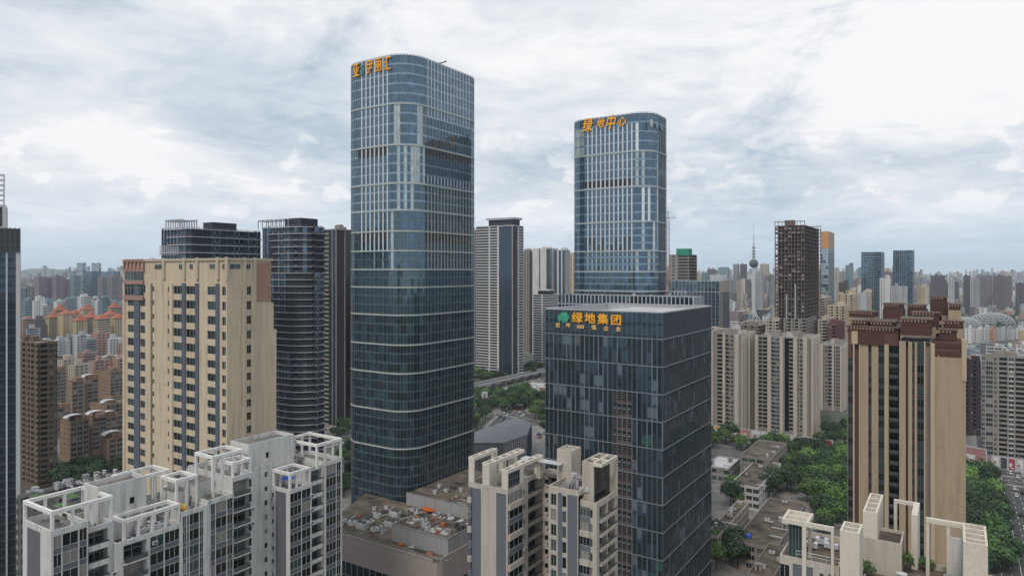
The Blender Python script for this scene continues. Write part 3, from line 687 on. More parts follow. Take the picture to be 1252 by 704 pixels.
for cx_, cz_, r_ in ((-4, 2.5, 2.7), (-1, 5, 2.6), (3, 4.6, 3.0), (5.8, 1.8, 2.8), (-5, -1, 2.6), (0, 0, 3.2), (4, -1.6, 2.8)):
    pts = [(-s + (cx_ + r_ * math.cos(t * math.pi / 5)) * u, zc_ + (cz_ + r_ * math.sin(t * math.pi / 5)) * u) for t in range(10)]
    k = len(em.v); dd = -.34 - (cx_ + 10) * .003
    em.v += [(p[0], dd, p[1]) for p in pts] + [(p[0], -.14, p[1]) for p in pts]; em.f.append(tuple(k + i for i in range(10))); em.m.append('sign_green')
    for i in range(10): em.f.append((k + i, k + 10 + i, k + 10 + (i + 1) % 10, k + (i + 1) % 10)); em.m.append('sign_green')
em.box(-s - .35 * u * 2, -s + .5, -.3, -.12, zc_ - 5.6 * u, zc_ - 2 * u, 'sign_green'); em.box(-s - 5.5 * u, -s - 4.2 * u, -.3, -.12, zc_ - 5.6 * u, zc_ - 2 * u, 'sign_green')
em.build('tree_emblem', S4)

# --- the low glazed annexe between the block and the second tower
o4 = pos(848, 290); W4, _ = solve(848, 290, 683, 870)
T4 = thing('glass_annexe', 'long low glazed building with slim fins at the foot of the shorter rounded tower', 'office block', (*o4, 0), GRID)
zt4 = zat(363.5, 290); sec4 = [(zt4, zt4 - 4.2, 1), (zt4 - 4.2, zt4 - 12.6, 2), (zt4 - 12.6, 0, 22)]
P4 = col_path(W4, 13, 0, 1.9, .15)
curtain(T4, P4, sec4, lambda j, side, nar, ci, k, nf: (('fin_white' if j == 0 else 'mullion') if nar else ('glass_navy' if hsh(j, ci, side) < .5 else 'glass_teal'), None), 'spandrel_teal', 'metal_pale', lambda s, n: 'fin_white', band_h=.4, limit=0)
crown(T4, P4, zt4, zt4 - 1, .2, 'fin_white', 99); clutter(T4, 9, -W4 + 4, -6, 2, 10, zt4 - 1, 9)
# --- glazed office slab beyond it
o5 = pos(880, 640); W5, L5 = solve(880, 640, 817, 892)
T5 = thing('glass_slab', 'blue glass slab with a concrete-coloured end wall behind the square glass block', 'office block', (*o5, 0), GRID)
zt5 = zat(344, 640)
P5 = col_path(W5, L5, 0, 3.6, .2)
def st5(j, side, nar, ci, k, nf):
    if j == 0 and side == 'R': return 'pier_beige', 'pier_beige'
    if side == 'R' and ci in (0, 1, 2): return 'grey_beige', 'grey_beige'
    return ('mullion' if nar else 'glass_blue' if hsh(j, ci, side, k) < .45 else 'glass_teal'), None
curtain(T5, P5, [(zt5, zt5 - 10, 3), (zt5 - 10, 0, 28)], st5, 'spandrel_grey', 'band_grey', lambda s, n: 'mullion', band_h=.5, limit=0)
crown(T5, P5, zt5, zt5 - 1, .2, 'fin_white', 99)
o6 = pos(838, 590); W6, L6 = solve(838, 590, 812, 846)
T6 = thing('glass_slab', 'lower glass office wing with pale frames beside the blue glass slab', 'office block', (*o6, 0), GRID)
zt6 = zat(357, 590); P6 = col_path(W6, L6, 0, 3.2, .12)
curtain(T6, P6, [(zt6, zt6 - 8, 2), (zt6 - 8, 0, 26)], lambda j, side, nar, ci, k, nf: ('fin_white' if nar else 'glass_teal', None), 'spandrel_grey', 'metal_pale', lambda s, n: 'fin_white', limit=0)
crown(T6, P6, zt6, zt6 - 1, .2, 'fin_white', 99)

# ------------------------------------------------------------------ the white apartment slab with roof frames
oA = pos(62.5, 112)
A_ = thing('apartment_block', 'stepped off-white apartment slab with open beam frames on its roof terraces', 'apartment block', (*oA, 0), GRID)
bd = Bd(A_, True, 300, 'white_wall'); ZB = 40
cw = lambda w: ('c', w)
bl = ('b', 3.6, 'rail')
seg(bd, -10.3, 0, 0, 5.7, ZB, 76.7, 1.0, {'F': [('w', 1.6), ('q', 4.9), ('w', 3.8)], 'R': [('w', .35), ('c', 1.2), ('w', .18), ('c', 2.4), ('w', .18), ('c', 1.2), ('w', .2)], 'B': 0}, roof='roof_tile')
seg(bd, -10.3, -1.0, 5.7, 10.3, ZB, 75.2, .9, {'R': [('w', .3), ('b', 3.4, 'solid'), ('w', .9)], 'F': 0, 'B': 0}, roof='roof_tile')
seg(bd, -16, 0, 10.3, 22.4, ZB, 71.4, .9, {'R': [('w', 1.3), ('b', 4.2, 'rail'), ('w', .7), ('c', 2.6), ('w', .2), ('c', 2.9), ('w', .4)], 'F': None, 'B': None}, roof='roof_tile')
seg(bd, -16, 0, 22.4, 27.8, ZB, 73.3, .9, {'R': [('w', .3), ('c', .8), ('w', .15), ('c', 2.6), ('w', .15), ('c', .8), ('w', .9)], 'B': 0, 'F': None}, roof='roof_tile')
seg(bd, -16, 0, 27.8, 33.6, ZB, 74.0, .9, {'R': [('w', .8), ('c', .9), ('w', .15), ('c', 2.4), ('w', .15), ('c', 1.3), ('w', .1)], 'F': 0, 'B': None}, roof='roof_tile')
seg(bd, -16, -.4, 33.6, 38.5, ZB, 77.0, 1.0, {'R': [('w', .2), ('b', 3.7, 'rail'), ('g', .7), ('w', .2)], 'F': None, 'B': None}, roof='roof_tile')
seg(bd, -16, -2.5, 38.5, 45, ZB, 77.0, 1.0, {'R': [('w', 3.4), ('s', .6), ('w', .9)], 'F': 0, 'B': 0}, roof='roof_tile')
seg(bd, -6, 3.3, 45, 51, ZB, 72.1, .9, {'F': [('w', 2.6), ('w', .6), ('s', .8), ('w', .5), ('q', 3.6), ('w', 1.2)], 'R': [('w', .15), ('c', 2.7), ('w', .15), ('c', 2.2), ('w', .25)], 'B': None}, roof='roof_tile')
seg(bd, -6, 2.2, 51, 55, ZB, 75.2, .9, {'R': [('b', 3.6, 'solid'), ('w', .2)], 'F': None, 'B': 0}, roof='roof_tile')
seg(bd, -8, 3.3, 55, 60, ZB, 75.8, .9, {'R': [('w', .2), ('c', 3), ('w', .15), ('c', 1.3), ('w', .4)], 'F': None, 'B': None}, roof='roof_tile')
seg(bd, -16, -6.01, 45, 60, ZB, 72.0, .9, {'R': 0, 'F': 0, 'B': None}, roof='roof_tile')
# stair cores standing on the roof
for (x0, x1, y0, y1, za, zb_) in ((-9, -4, 9.2, 17.9, 71, 80.9), (-9.5, -3.2, 39.5, 51.5, 71.5, 82.2)):
    bd.wall.box(x0, x1, y0, y1, za, zb_, 'white_wall', 'roof_tile')
    for a in ((x0, x1, y0, y0 + .25), (x0, x1, y1 - .25, y1), (x0, x0 + .25, y0 + .25, y1 - .25), (x1 - .25, x1, y0 + .25, y1 - .25)): bd.wall.box(*a, zb_, zb_ + .8, 'white_wall')
for (x0, x1, y0, y1, za, zb_) in ((-14, -9.5, 18, 22, 71.4, 75), (-10, -5, 24, 27, 73.3, 76.6), (-13, -6, 29, 33, 74, 77)):
    bd.wall.box(x0, x1, y0, y1, za, zb_, 'white_wall', 'roof_tile')
# small windows and a vent on the cores
for (x, y, z, w, h) in ((-3.99, 15.2, 77.2, .9, 1.3), (-3.19, 44.2, 79.2, .8, 1.3)): bd.piece('window', ('w', w, h, 'win_black', 1, True, 'frame_white'), (lambda w=w, h=h: win_mb(w, h, 'win_black', 1)), (x, y, z), math.pi / 2)
bd.piece('window', ('w', .9, 1.5, 'win_black', 1, True, 'frame_white'), lambda: win_mb(.9, 1.5, 'win_black', 1), (-5.6, 9.19, 76.8), 0)
bd.finish()
pg = [(-10.3, 0, 0, 9.8, 76.7, 80.9, 3, 0), (-4.2, 0, 11.5, 22.2, 71.4, 76.0, 4, 0), (-15, -9, 17, 25.5, 71.4, 80.3, 3, 0), (-8, -2.5, 22.8, 27.4, 73.3, 79.8, 2, 0), (-9.5, -3.2, 31, 38.3, 74, 82.4, 3, 0), (-5, -.6, 33.8, 38.3, 77, 80.9, 2, 0), (-2.6, 3.3, 45, 50.8, 72.1, 76.6, 3, 0), (-7.8, 3.3, 52.4, 60, 75.8, 81.2, 3, 0)]
for (x0, x1, y0, y1, zb_, zt_, n, rg) in pg:
    mb = MB(); pergola(mb, x0, x1, y0, y1, zb_, zt_, 'white_trim', n, .52, .62, rg); mb.build('roof_frame', A_)
mb = MB(); mb.box(-4.6, -.4, 23.4, 23.7, 73.3, 75.2, 'yellow_paint'); mb.build('yellow_screen', A_)
mb = MB(); mb.cone(0, 0, 0, 2.2, .12, .12, 'metal_pale', 6); mb.cone(0, 0, 2.2, 2.9, 1.5, .2, 'blue_tarp', 10); o = mb.build('parasol', A_); o.location = (-.4, 47.6, 72.1)
for x, y, z in ((-6, 3, 76.7), (-8, 5, 76.7), (-3, 7.5, 75.2)):
    mb = MB(); mb.box(0, 1.2, 0, .5, 0, .5, 'old_concrete'); mb.box(.1, 1.1, .1, .4, .5, .9, 'leaf_dark'); o = mb.build('planter', A_); o.location = (x, y, z)
for y in (23.9, 27.9, 33.4):
    mb = MB(); mb.bar((.14, y, ZB), (.14, y, 74.8), .09, 'metal_pale', 6); mb.build('drain_pipe', A_)
clutter(A_, 14, -14, -9, 24, 58, 74.1, 11); clutter(A_, 5, -3.5, -1, 12, 21, 71.5, 12)
for i in range(22):
    mb = MB(); mb.box(-.45, .45, -.32, 0, 0, .62, 'metal_pale'); mb.cone(0, -.16, .62, .63, .01, .01, 'metal_dark', 4); mb.quad((-.3, -.325, .1), (.3, -.325, .1), (.3, -.325, .5), (-.3, -.325, .5), 'metal_dark')
    o = mb.build('air_conditioner', A_); y = rnd.choice((9.9, 17.2, 38.3, 44.6, 51.0)); o.location = (0.0 if y < 35 else (-.35 if y < 40 else (-2.5 if y < 46 else 3.3)), y, 45 + 3 * rnd.randrange(9) + .9); o.rotation_euler = (0, 0, math.pi / 2)

# ------------------------------------------------------------------ cream apartment tower in the middle
oB = pos(620.6, 141)
B_ = thing('apartment_tower', 'cream and slate apartment tower with ladder-like roof beams before the square glass block', 'apartment tower', (*oB, 0), GRID)
bd = Bd(B_, True, 300, 'cream_wall'); ZB = 46
h2 = ('h', 3.6)
seg(bd, -10, 0, 0, 8, ZB, 74.2, 1.1, {'F': [('h', .9), ('q', 2.4), ('w', 3.9), ('q', 2.5), ('w', .35)], 'R': [('w', .25), ('h', 4.9), ('w', .5), ('s', .7), ('w', 1.0)], 'B': None}, mat2='slate_panel')
seg(bd, -8, -1.0, 8, 15.5, ZB, 74.2, 1.1, {'R': [('w', .8), ('b', 5.4, 'solid', 'cream_wall'), ('w', .7)], 'F': 0, 'B': None}, mat2='slate_panel')
seg(bd, 5.9, 12.9, 6.5, 17, ZB, 74.4, 1.1, {'F': [('w', .5), ('t', 1.2), ('w', .35), ('q', .95), ('t', .85), ('w', .25), ('q', 2.1), ('w', .2)], 'R': 0, 'B': None}, mat2='slate_panel')
seg(bd, 12.9, 16.6, 7.3, 17.5, ZB, 72.3, 1.2, {'F': [('h', 2.3, 'x', 1), ('g', .5), ('w', .9)], 'R': [('w', 1.2), ('b', 3.2, 'solid', 'cream_wall'), ('w', .5), ('b', 3.2, 'solid', 'cream_wall'), ('w', 1.2)], 'L': 0, 'B': None}, mat2='slate_panel')
seg(bd, -1.0, 5.9, 15.5, 19, ZB, 74.2, .8, {'F': [('w', .6), ('s', .8), ('b', 3.2, 'solid', 'cream_wall'), ('s', .8), ('w', .6)], 'L': None, 'R': None, 'B': None}, mat2='slate_panel')
bd.finish()
def ladder(x0, x1, y0, y1, zt_, zb_, ends, parent=B_, m='cream_trim', name='roof_beam'):
    """a broad beam with open rungs, carried on wall-like posts"""
    mb = MB(); t = .3; h = .75
    mb.box(x0, x0 + t, y0, y1, zt_ - h, zt_, m); mb.box(x1 - t, x1, y0, y1, zt_ - h, zt_, m); mb.box(x0 + t, x1 - t, y0, y0 + t, zt_ - h, zt_, m); mb.box(x0 + t, x1 - t, y1 - t, y1, zt_ - h, zt_, m)
    n = max(1, int((y1 - y0) / 3.2))
    for i in range(1, n + 1): y = y0 + (y1 - y0) * i / (n + 1); mb.box(x0 + t, x1 - t, y, y + .5, zt_ - h + .02, zt_ - .02, m)
    for a, b in ends: mb.box(x0 + .02, x1 - .02, a, b, zb_, zt_ - h, m)
    mb.build(name, parent)
ladder(-10.0, -8.6, 0, 9, 80.6, 74.2, ((.05, .5), (8.3, 8.95)))
ladder(-6.4, -4.6, .05, 14, 79.9, 74.2, ((.1, 3.1), (6, 6.4), (10, 11)))
ladder(-1.5, 0, 0, 14.5, 79.2, 74.2, ((0.05, .3), (4.8, 6.2), (13, 14.4)))
mb = MB(); S = Side(-1.4, 0, .3, 4.8, 'R'); S.quad(mb, 0, 4.5, 74.2, 78.4, -.1, 'win_dark'); 
for i in range(6): S.box(mb, i * .86, i * .86 + .07, 74.2, 78.4, -.1, -.02, 'mullion')
for z in (75.6, 77): S.box(mb, 0, 4.5, z, z + .07, -.1, -.03, 'mullion')
mb.build('glazed_screen', B_)
mb = MB(); mb.box(-10, -5, 0.0, .02, 79.1, 79.8, 'cream_trim'); 
mb = MB(); mb.box(-4.6, 5.5, 12, 14.4, 78.2, 78.35, 'metal_pale'); mb.box(-4.4, -4.2, 12, 12.2, 74.2, 78.2, 'metal_pale'); mb.box(5, 5.2, 12, 12.2, 74.2, 78.2, 'metal_pale'); mb.box(-4, -1.6, 9, 12, 78.2, 78.32, 'roof_pale'); mb.build('canopy', B_)
mb = MB(); x0, x1, y0, y1, a, b = 4.0, 7.6, 13.5, 18, 74.4, 81.3
for q in ((x0, x1, y0, y0 + .35), (x0, x1, y1 - .35, y1), (x0, x0 + .35, y0 + .35, y1 - .35), (x1 - .35, x1, y0 + .35, y1 - .35)): mb.box(*q, a, b, 'cream_wall')
mb.box(x0 + .35, x1 - .35, 15.4, 15.8, a, b - .1, 'cream_wall'); mb.box(x0 + .35, x1 - .35, y0 + .35, 15.4, b - 2, b - 1.9, 'roof_grey'); mb.build('roof_turret', B_)
mb = MB(); x0, x1, y0, y1, a, b = 12.4, 16.8, 9.2, 17.2, 72.3, 80.9
mb.box(x0, x0 + 2.6, y0, y0 + .35, a, b, 'cream_wall'); mb.box(x0, x0 + .35, y0 + .35, y1, a, b, 'cream_wall'); mb.box(x0 + 2.6, x1, y0, y0 + .35, b - .7, b, 'cream_trim'); mb.box(x1 - .35, x1, y0 + .35, y1 - .35, b - .7, b, 'cream_trim'); mb.box(x0 + .35, x1, y1 - .35, y1, a, b, 'cream_wall')
mb.box(x0 + .35, x1 - .35, 12.6, 13.1, b - .68, b - .02, 'cream_trim'); mb.box(x0 + 2.2, x0 + 2.6, y0 + .35, y1 - .35, b - .68, b - .01, 'cream_trim'); mb.box(x0 + 2.6, x0 + 2.7, y0 + .4, y1 - .4, a, b - .7, 'win_dark'); mb.build('roof_turret', B_)
for i in range(7):
    mb = MB(); mb.bar((0, 0, 0), (0, 0, 1.1), .04, 'metal_pale', 5); mb.bar((0, 0, 1.1), (0, 1.9, 1.6), .04, 'metal_pale', 5); mb.bar((.8, 0, 0), (0, 1.9, 1.6), .04, 'metal_dark', 5); o = mb.build('metal_railing', B_); o.location = (8 + i * .55, 8.5 + i * .4, 74.4)
mb = MB()
for i in range(9): mb.box(0, 1.0, i * .3, i * .3 + .28, i * .22, i * .22 + .06, 'metal_dark')
mb.bar((0, 0, .8), (0, 2.7, 2.8), .04, 'metal_pale'); mb.bar((1, 0, .8), (1, 2.7, 2.8), .04, 'metal_pale'); o = mb.build('roof_stair', B_); o.location = (8.6, 10, 74.4)
clutter(B_, 5, -8, -2, 3, 12, 74.3, 21); clutter(B_, 6, 7, 12, 8, 15, 74.5, 22)
for i in range(14):
    mb = MB(); mb.box(-.42, .42, -.32, 0, 0, .6, 'metal_pale'); mb.quad((-.3, -.325, .1), (.3, -.325, .1), (.3, -.325, .5), (-.3, -.325, .5), 'metal_dark')
    o = mb.build('air_conditioner', B_); o.location = rnd.choice(((0.0, 6.6, 0), (-1.0, 14.9, 0), (16.6, 8, 0), (16.6, 12.3, 0))); o.location.z = 48 + 3 * rnd.randrange(8) + .6; o.rotation_euler = (0, 0, math.pi / 2)

# ------------------------------------------------------------------ pale block with portal frames, lower corner of the view
oC = Vector(at(1050, 655, 80.2)); oC = (oC.x, oC.y)
C_ = thing('apartment_block', 'pale apartment block with tall portal frames over its planted roof terrace', 'apartment block', (*oC, 0), GRID)
bd = Bd(C_, True, 300, 'cream_wall')
def lc(px, py, z):
    x, y = at(px, py, z); w, u = toL(x - oC[0], y - oC[1]); return w, u
ZB = 50
seg(bd, -11.5, -2.8, .8, 14, ZB, 73.6, 1.0, {'F': [('t', 2.2), ('w', .8), ('q', 4.6), ('w', 1.4), ('s', .9), ('w', 1.0), ('t', 2.2), ('w', .2)], 'L': 'w2 g1.6 w2', 'R': None, 'B': None}, mat2='slate_panel', roof='roof_brown')
wE, uE = lc(1208, 667, 80.6)
seg(bd, 0, wE + 3.2, 3.0, 17, ZB, 71.2, .9, {'F': 'w2 g2 w2 t1.2', 'L': None, 'B': None}, mat2='slate_panel', roof='roof_brown')
seg(bd, -2.8, 0, 2.0, 14, ZB, 73.0, .2, {'F': [('w', 1)], 'L': 0, 'R': 0, 'B': None}, roof='roof_brown')
wQ, uQ = lc(1104, 657, 76.7); w4, u4 = lc(1055, 624, 80.8); w4b, _u = lc(1073, 626, 80.8); uQ = min(uQ, u4 - .6); wQ0 = w4 - .2
seg(bd, wQ0, wQ, uQ, uQ + 6.5, 71.3, 76.2, .5, {'F': None, 'L': None, 'R': None, 'B': None}, roof='roof_brown', base=71.2)
bd.finish()
def hollow(x0, x1, y0, y1, za, zt_, m='cream_trim', rungs=2, t=.34, sink=2.2):
    mb = MB(); mb.box(x0, x1, y0, y1, za, zt_ - sink, m, 'roof_grey')
    for q in ((x0, x1, y0, y0 + t), (x0, x1, y1 - t, y1), (x0, x0 + t, y0 + t, y1 - t), (x1 - t, x1, y0 + t, y1 - t)): mb.box(*q, zt_ - sink, zt_, m)
    for i in range(1, rungs + 1): y = y0 + (y1 - y0) * i / (rungs + 1); mb.box(x0 + t, x1 - t, y - .17, y + .17, zt_ - sink, zt_ - .05, m)
    mb.build('roof_turret', C_)
hollow(-2.6, 0.1, .0, 4.6, 60, 80.6, rungs=1)
w, u = lc(1208, 667, 80.6); hollow(w - 3.0, w, u, u + 9.2, 64, 80.6, rungs=3)
wb, ub = w, u
mb = MB(); w2, u2 = lc(1134, 631, 80.6); mb.box(w2 - .2, w - 3.0, u + 8.2, u + 9.0, 79.9, 80.6, 'cream_trim')
for q in (w2 - .2, w2 + 2.6, w2 + 5.2): mb.box(q, q + .5, u + 8.3, u + 8.9, 71.2, 79.9, 'cream_trim')
mb.box(w2 + 3.1, w2 + 5.2, u + 8.4, u + 8.7, 71.2, 78.2, 'white_wall'); mb.build('portal_frame', C_)
w3, u3 = lc(1122, 630, 80.2); mb = MB(); mb.box(w3 - .9, w3, u3, u3 + 7.5, 71.3, 80.2, 'cream_trim'); mb.box(w3 - 3.9, w3 - .9, u3 + 7.0, u3 + 7.5, 79.6, 80.2, 'cream_trim'); mb.box(w3 - 3.9, w3 - 3.4, u3 + 7.0, u3 + 7.5, 71.2, 79.6, 'cream_trim'); mb.build('portal_frame', C_)
hollow(w4, w4b, u4, u4 + 11, 71.2, 80.8, rungs=3)
w5, u5 = lc(956, 633, 80.6); mb = MB()
for q in ((w5, w5 + 3.9, u5, u5 + .35), (w5, w5 + 3.9, u5 + 4.6, u5 + 5), (w5, w5 + .4, u5 + .35, u5 + 4.6), (w5 + 3.5, w5 + 3.9, u5 + .35, u5 + 4.6), (w5 + .4, w5 + 3.5, u5 + 2.3, u5 + 2.7)): mb.box(*q, 79.9, 80.6, 'cream_trim')
mb.box(w5 + .4, w5 + 3.5, u5 + .35, u5 + 4.6, 79.8, 79.9, 'roof_pale')
mb.box(w5 + 3.9, w5 + 7.6, u5 + .0, u5 + .5, 79.9, 80.6, 'cream_trim'); mb.box(w5 + 7.2, w5 + 7.6, u5, u5 + .5, 60, 79.9, 'cream_trim'); mb.box(w5 + 3.0, w5 + 3.6, u5, u5 + .5, 60, 79.9, 'cream_trim'); mb.box(w5 + 3.2, w5 + 3.6, u5 + 4.2, u5 + 5, 73.6, 79.9, 'cream_trim')
mb.build('portal_frame', C_)
mb = MB(); mb.box(w5 + .9, w5 + 3.0, u5 + .6, u5 + .7, 73.7, 79.8, 'win_green')
for i in range(5): mb.box(w5 + .9 + i * .5, w5 + .96 + i * .5, u5 + .55, u5 + .6, 73.7, 79.8, 'mullion')
mb.build('glazed_screen', C_)
for i in range(6):
    mb = MB(); mb.box(0, 2.4, 0, .3, 0, .5, 'concrete'); mb.box(.2, 2.2, .3, .6, 0, .2, 'soil'); o = mb.build('garden_wall', C_); o.location = (rnd.uniform(2, 14), rnd.uniform(4, 13), 71.2); o.rotation_euler = (0, 0, rnd.choice((0, math.pi / 2)))
mb = MB()
for i in range(7): mb.box(i * .5, i * .5 + .1, 0, 3.2, 2.3, 2.42, 'soil')
for a, b in ((0, 0), (3, 0), (0, 3), (3, 3)): mb.box(a, a + .14, b, b + .14, 0, 2.3, 'soil')
o = mb.build('garden_arbour', C_); o.location = (11, 5.5, 71.2)
for i in range(5):
    mb = MB(); mb.bar((0, 0, 0), (0, 0, 1.2), .04, 'metal_pale'); mb.bar((0, 0, 1.1), (2.2, 0, 1.1), .04, 'metal_pale'); mb.bar((0, 0, .6), (2.2, 0, .6), .03, 'metal_pale'); o = mb.build('metal_railing', C_); o.location = (-9 + i * 2.2 if i < 3 else 2 + i * 2.2, 1.0 if i < 3 else 4, 74.6 if i < 3 else 71.2)
clutter(C_, 3, -9, -4, 8, 12, 73.7, 31); clutter(C_, 6, 3, 15, 5, 8, 71.3, 33)

# ------------------------------------------------------------------ tall sand-coloured tower
oD = pos(277.5, 165); WD, LD = solve(277.5, 165, 151, 331.5); LD2 = solve(277.5, 165, 151, 334.5)[1]; LD3 = solve(277.5, 165, 151, 338)[1]
D_ = thing('apartment_tower', 'tall sand-coloured tower with blue-grey vertical strips beside the white slab', 'apartment tower', (*oD, 0), GRID)
bd = Bd(D_, True, 300, 'sand_wall', frame='frame_white', glasses=('win_dark', 'win_dark', 'win_green', 'win_black', 'win_dark'))
def colsF(o, lst, W):   # (type, px of its end), from the face's far end towards the corner
    out_ = []; prev = W
    for c in lst: s = sideF(o, c[1]); out_.append((c[0], max(.05, prev - s)) + tuple(c[2:])); prev = s
    return out_
def colsR(o, lst):
    out_ = []; prev = 0
    for c in lst: s = sideR(o, c[1]); out_.append((c[0], max(.05, s - prev)) + tuple(c[2:])); prev = s
    return out_
zs_lo, z_mid = 30.0, 102.0
FD = [('p', 153.5), ('w', 156), ('g', 165), ('p', 171.5, 'blue_pier'), ('g', 177.5), ('w', 184), ('r', 186.5), ('s', 188.5), ('w', 205), ('s', 208), ('p', 212), ('g', 223.3), ('p', 227.5, 'blue_pier'), ('g', 239.5), ('p', 243.5, 'blue_pier'), ('w', 253.5), ('g', 264.5), ('p', 268.5, 'blue_pier'), ('w', 271.5), ('g', 276), ('w', 277.5)]
RD = [('w', 298), ('p', 301), ('g', 307), ('p', 311), ('w', 331.5)]
S = Side(-WD, 0, 0, LD, 'F'); S_R = Side(-WD, 0, 0, LD, 'R')
lev = [30 + 3.27 * i for i in range(22)]; lev += [lev[-1] + 3.62 * (i + 1) for i in range(5)]; topz = lev[-1]; lev.append(topz + .01) if False else None
facade(bd, S, colsF(oD, FD, WD), lev); facade(bd, S_R, colsR(oD, RD), lev)
for k in 'LB': q = Side(-WD, 0, 0, LD, k); facade(bd, q, parse('w3 g2 w2 g1.6 w3', q.len), lev)
for k in 'FRLB': q = Side(-WD, 0, 0, LD, k); q.quad(bd.wall, 0, q.len, 0, 30, 0, 'sand_wall'); 
# crown storey
for k, spec in (('F', None), ('R', None), ('L', None), ('B', None)):
    q = Side(-WD, 0, 0, LD, k); q.quad(bd.wall, 0, q.len, topz, 123, 0, 'sand_wall')
for px0, px1 in ((189.5, 198), (219, 223), (232, 236), (256.5, 263), (272, 276)):
    a, b = WD - sideF(oD, px0), WD - sideF(oD, px1); bd.window(S, a, b, 120.6, 121.9, .03, 2)
for px0, px1 in ((281, 294), (301, 306), (314, 322)):
    a, b = sideR(oD, px0), sideR(oD, px1); bd.window(S_R, a, b, 120.6, 121.9, .03, 2)
bd.roof.quad((-WD, 0, 122), (0, 0, 122), (0, LD, 122), (-WD, LD, 122), 'roof_grey')
for q in ((-WD, 0, -.35, .25), (-WD, 0, LD - .25, LD + .3), (-WD, -WD + .3, .25, LD - .25), (-.3, .35, -.35, LD + .3)): bd.trim.box(*q, 122.7, 123.3, 'sand_trim')
# proud piers above the eaves, joints across the plain panels
for px in (201, 226, 242, 267, 278): s = sideF(oD, px); bd.trim.box(-s - .5, -s + .5, -.4, -.1, 118, 123.5, 'sand_trim')
for px in (298.5, 311): s = sideR(oD, px); bd.trim.box(.02, .4, s - .35, s + .35, 60, 123.5, 'sand_trim')
for z in [30 + 1.635 * i for i in range(56)]:
    for a, b in ((188.6, 204.8), (244, 253.3)): sa, sb_ = sideF(oD, a), sideF(oD, b); bd.trim.box(-sa, -sb_, -.012, .0, z, z + .06, 'sand_trim')
    for a, b in ((278, 297.8), (311.5, 331.3)): sa, sb_ = sideR(oD, a), sideR(oD, b); bd.trim.box(.0, .012, sa, sb_, z, z + .06, 'sand_trim')
sa = sideR(oD, 312.5); bd.trim.box(-.2, .14, sa, LD - .2, zat(368, 176), 122.2, 'salmon_wall')
# sand-coloured shoulder wings, lower than the crown
bd.trim.box(-9, .0, LD, LD2, 0, zat(370, 176), 'sand_wall'); bd.trim.box(-9, .0, LD2, LD3, 0, zat(402, 178), 'sand_wall')
# salmon frames at the far end of the front
sa, sb_ = sideF(oD, 153), sideF(oD, 176.5)
zt_, zl = zat(317, 189), zat(365, 189)
for z0_, z1_ in ((zl - .3, zl + .9), (zl + 4.0, zl + 5.0), (zl + 8.1, zt_ - 3.4), (zt_ - .7, zt_)): bd.trim.box(-sa, -sb_, -.5, -.05, z0_, z1_, 'salmon_wall')
for i in range(6):
    x = -sa + (sa - sb_) * i / 5; bd.trim.box(x - .25, x + .25, -.5, -.05, zt_ - 3.4, zt_ - .7, 'salmon_wall')
for k in (0, 1):
    z0_ = zl + .9 + k * 4.1
    for i in range(2): a = WD - sa + (sa - sb_) * i / 2 + .1; bd.window(S, a, a + (sa - sb_) / 2 - .25, z0_, z0_ + 3.1, .14, 3)
bd.finish()
clutter(D_, 8, -WD + 3, -4, 3, LD - 3, 122, 41)

# ------------------------------------------------------------------ tan towers with maroon crowns
F_ = thing('apartment_tower', 'tan tower cluster with stepped maroon crowns and dark vertical window strips', 'apartment tower', (*pos(1181, 175), 0), GRID)
oF = pos(1181, 175)
def loc_in(o, base):
    w, u = toL(o[0] - base[0], o[1] - base[1]); return w, u
bd = Bd(F_, True, 300, 'tan_wall', frame='mullion_dark', glasses=('win_dark', 'win_black', 'win_dark', 'win_green'))
W, _ = solve(1181, 175, 1139, 1190); W2_, _ = solve(1181, 175, 1099, 1190)
zF2 = zat(437, 175)
seg(bd, -W, 0, 0, 18, 20, zF2, 0, {'F': [('w', 1), ('p', .1, 'tan_trim'), ('w', 4)], 'R': 'w2 g1.5 w2', 'B': None}, mat='tan_wall')
for (x0, x1, z0_, z1_) in ((-W + .2, -.9, zF2 - .1, zF2 + 1.3), (-W + .2, -.9, zF2 + 2.2, zF2 + 3.4)): bd.trim.box(x0, x1, -.1, 17.9, z0_, z1_, 'maroon_wall')
bd.trim.box(-W + .4, -1.2, 0.1, 17.8, zF2 + 1.3, zF2 + 2.2, 'maroon_trim'); bd.trim.box(-.9, .15, -.2, 3, zF2 - 6, zF2 + 4.6, 'tan_trim'); bd.trim.box(-W - .2, -W + .7, -.25, 3, 20, zF2 + 3.2, 'tan_trim')
o_ = oF
xs = lambda px: -sideF(oF, px)
seg(bd, xs(1099), -W, 1.2, 18, 20, zat(420, 178), 0, {'F': [('w', xs(1107) - xs(1099)), ('r', xs(1110) - xs(1107), 'maroon_wall'), ('w', xs(1115) - xs(1110)), ('c', xs(1118) - xs(1115), 'maroon_wall'), ('w', xs(1121) - xs(1118)), ('c', xs(1129.5) - xs(1121), 'dark_stone'), ('p', xs(1131.5) - xs(1129.5), 'tan_trim'), ('r', xs(1137) - xs(1131.5), 'grey_beige'), ('w', -W - xs(1137))], 'L': None, 'R': 0, 'B': None}, fh=3.0, mat='tan_wall')
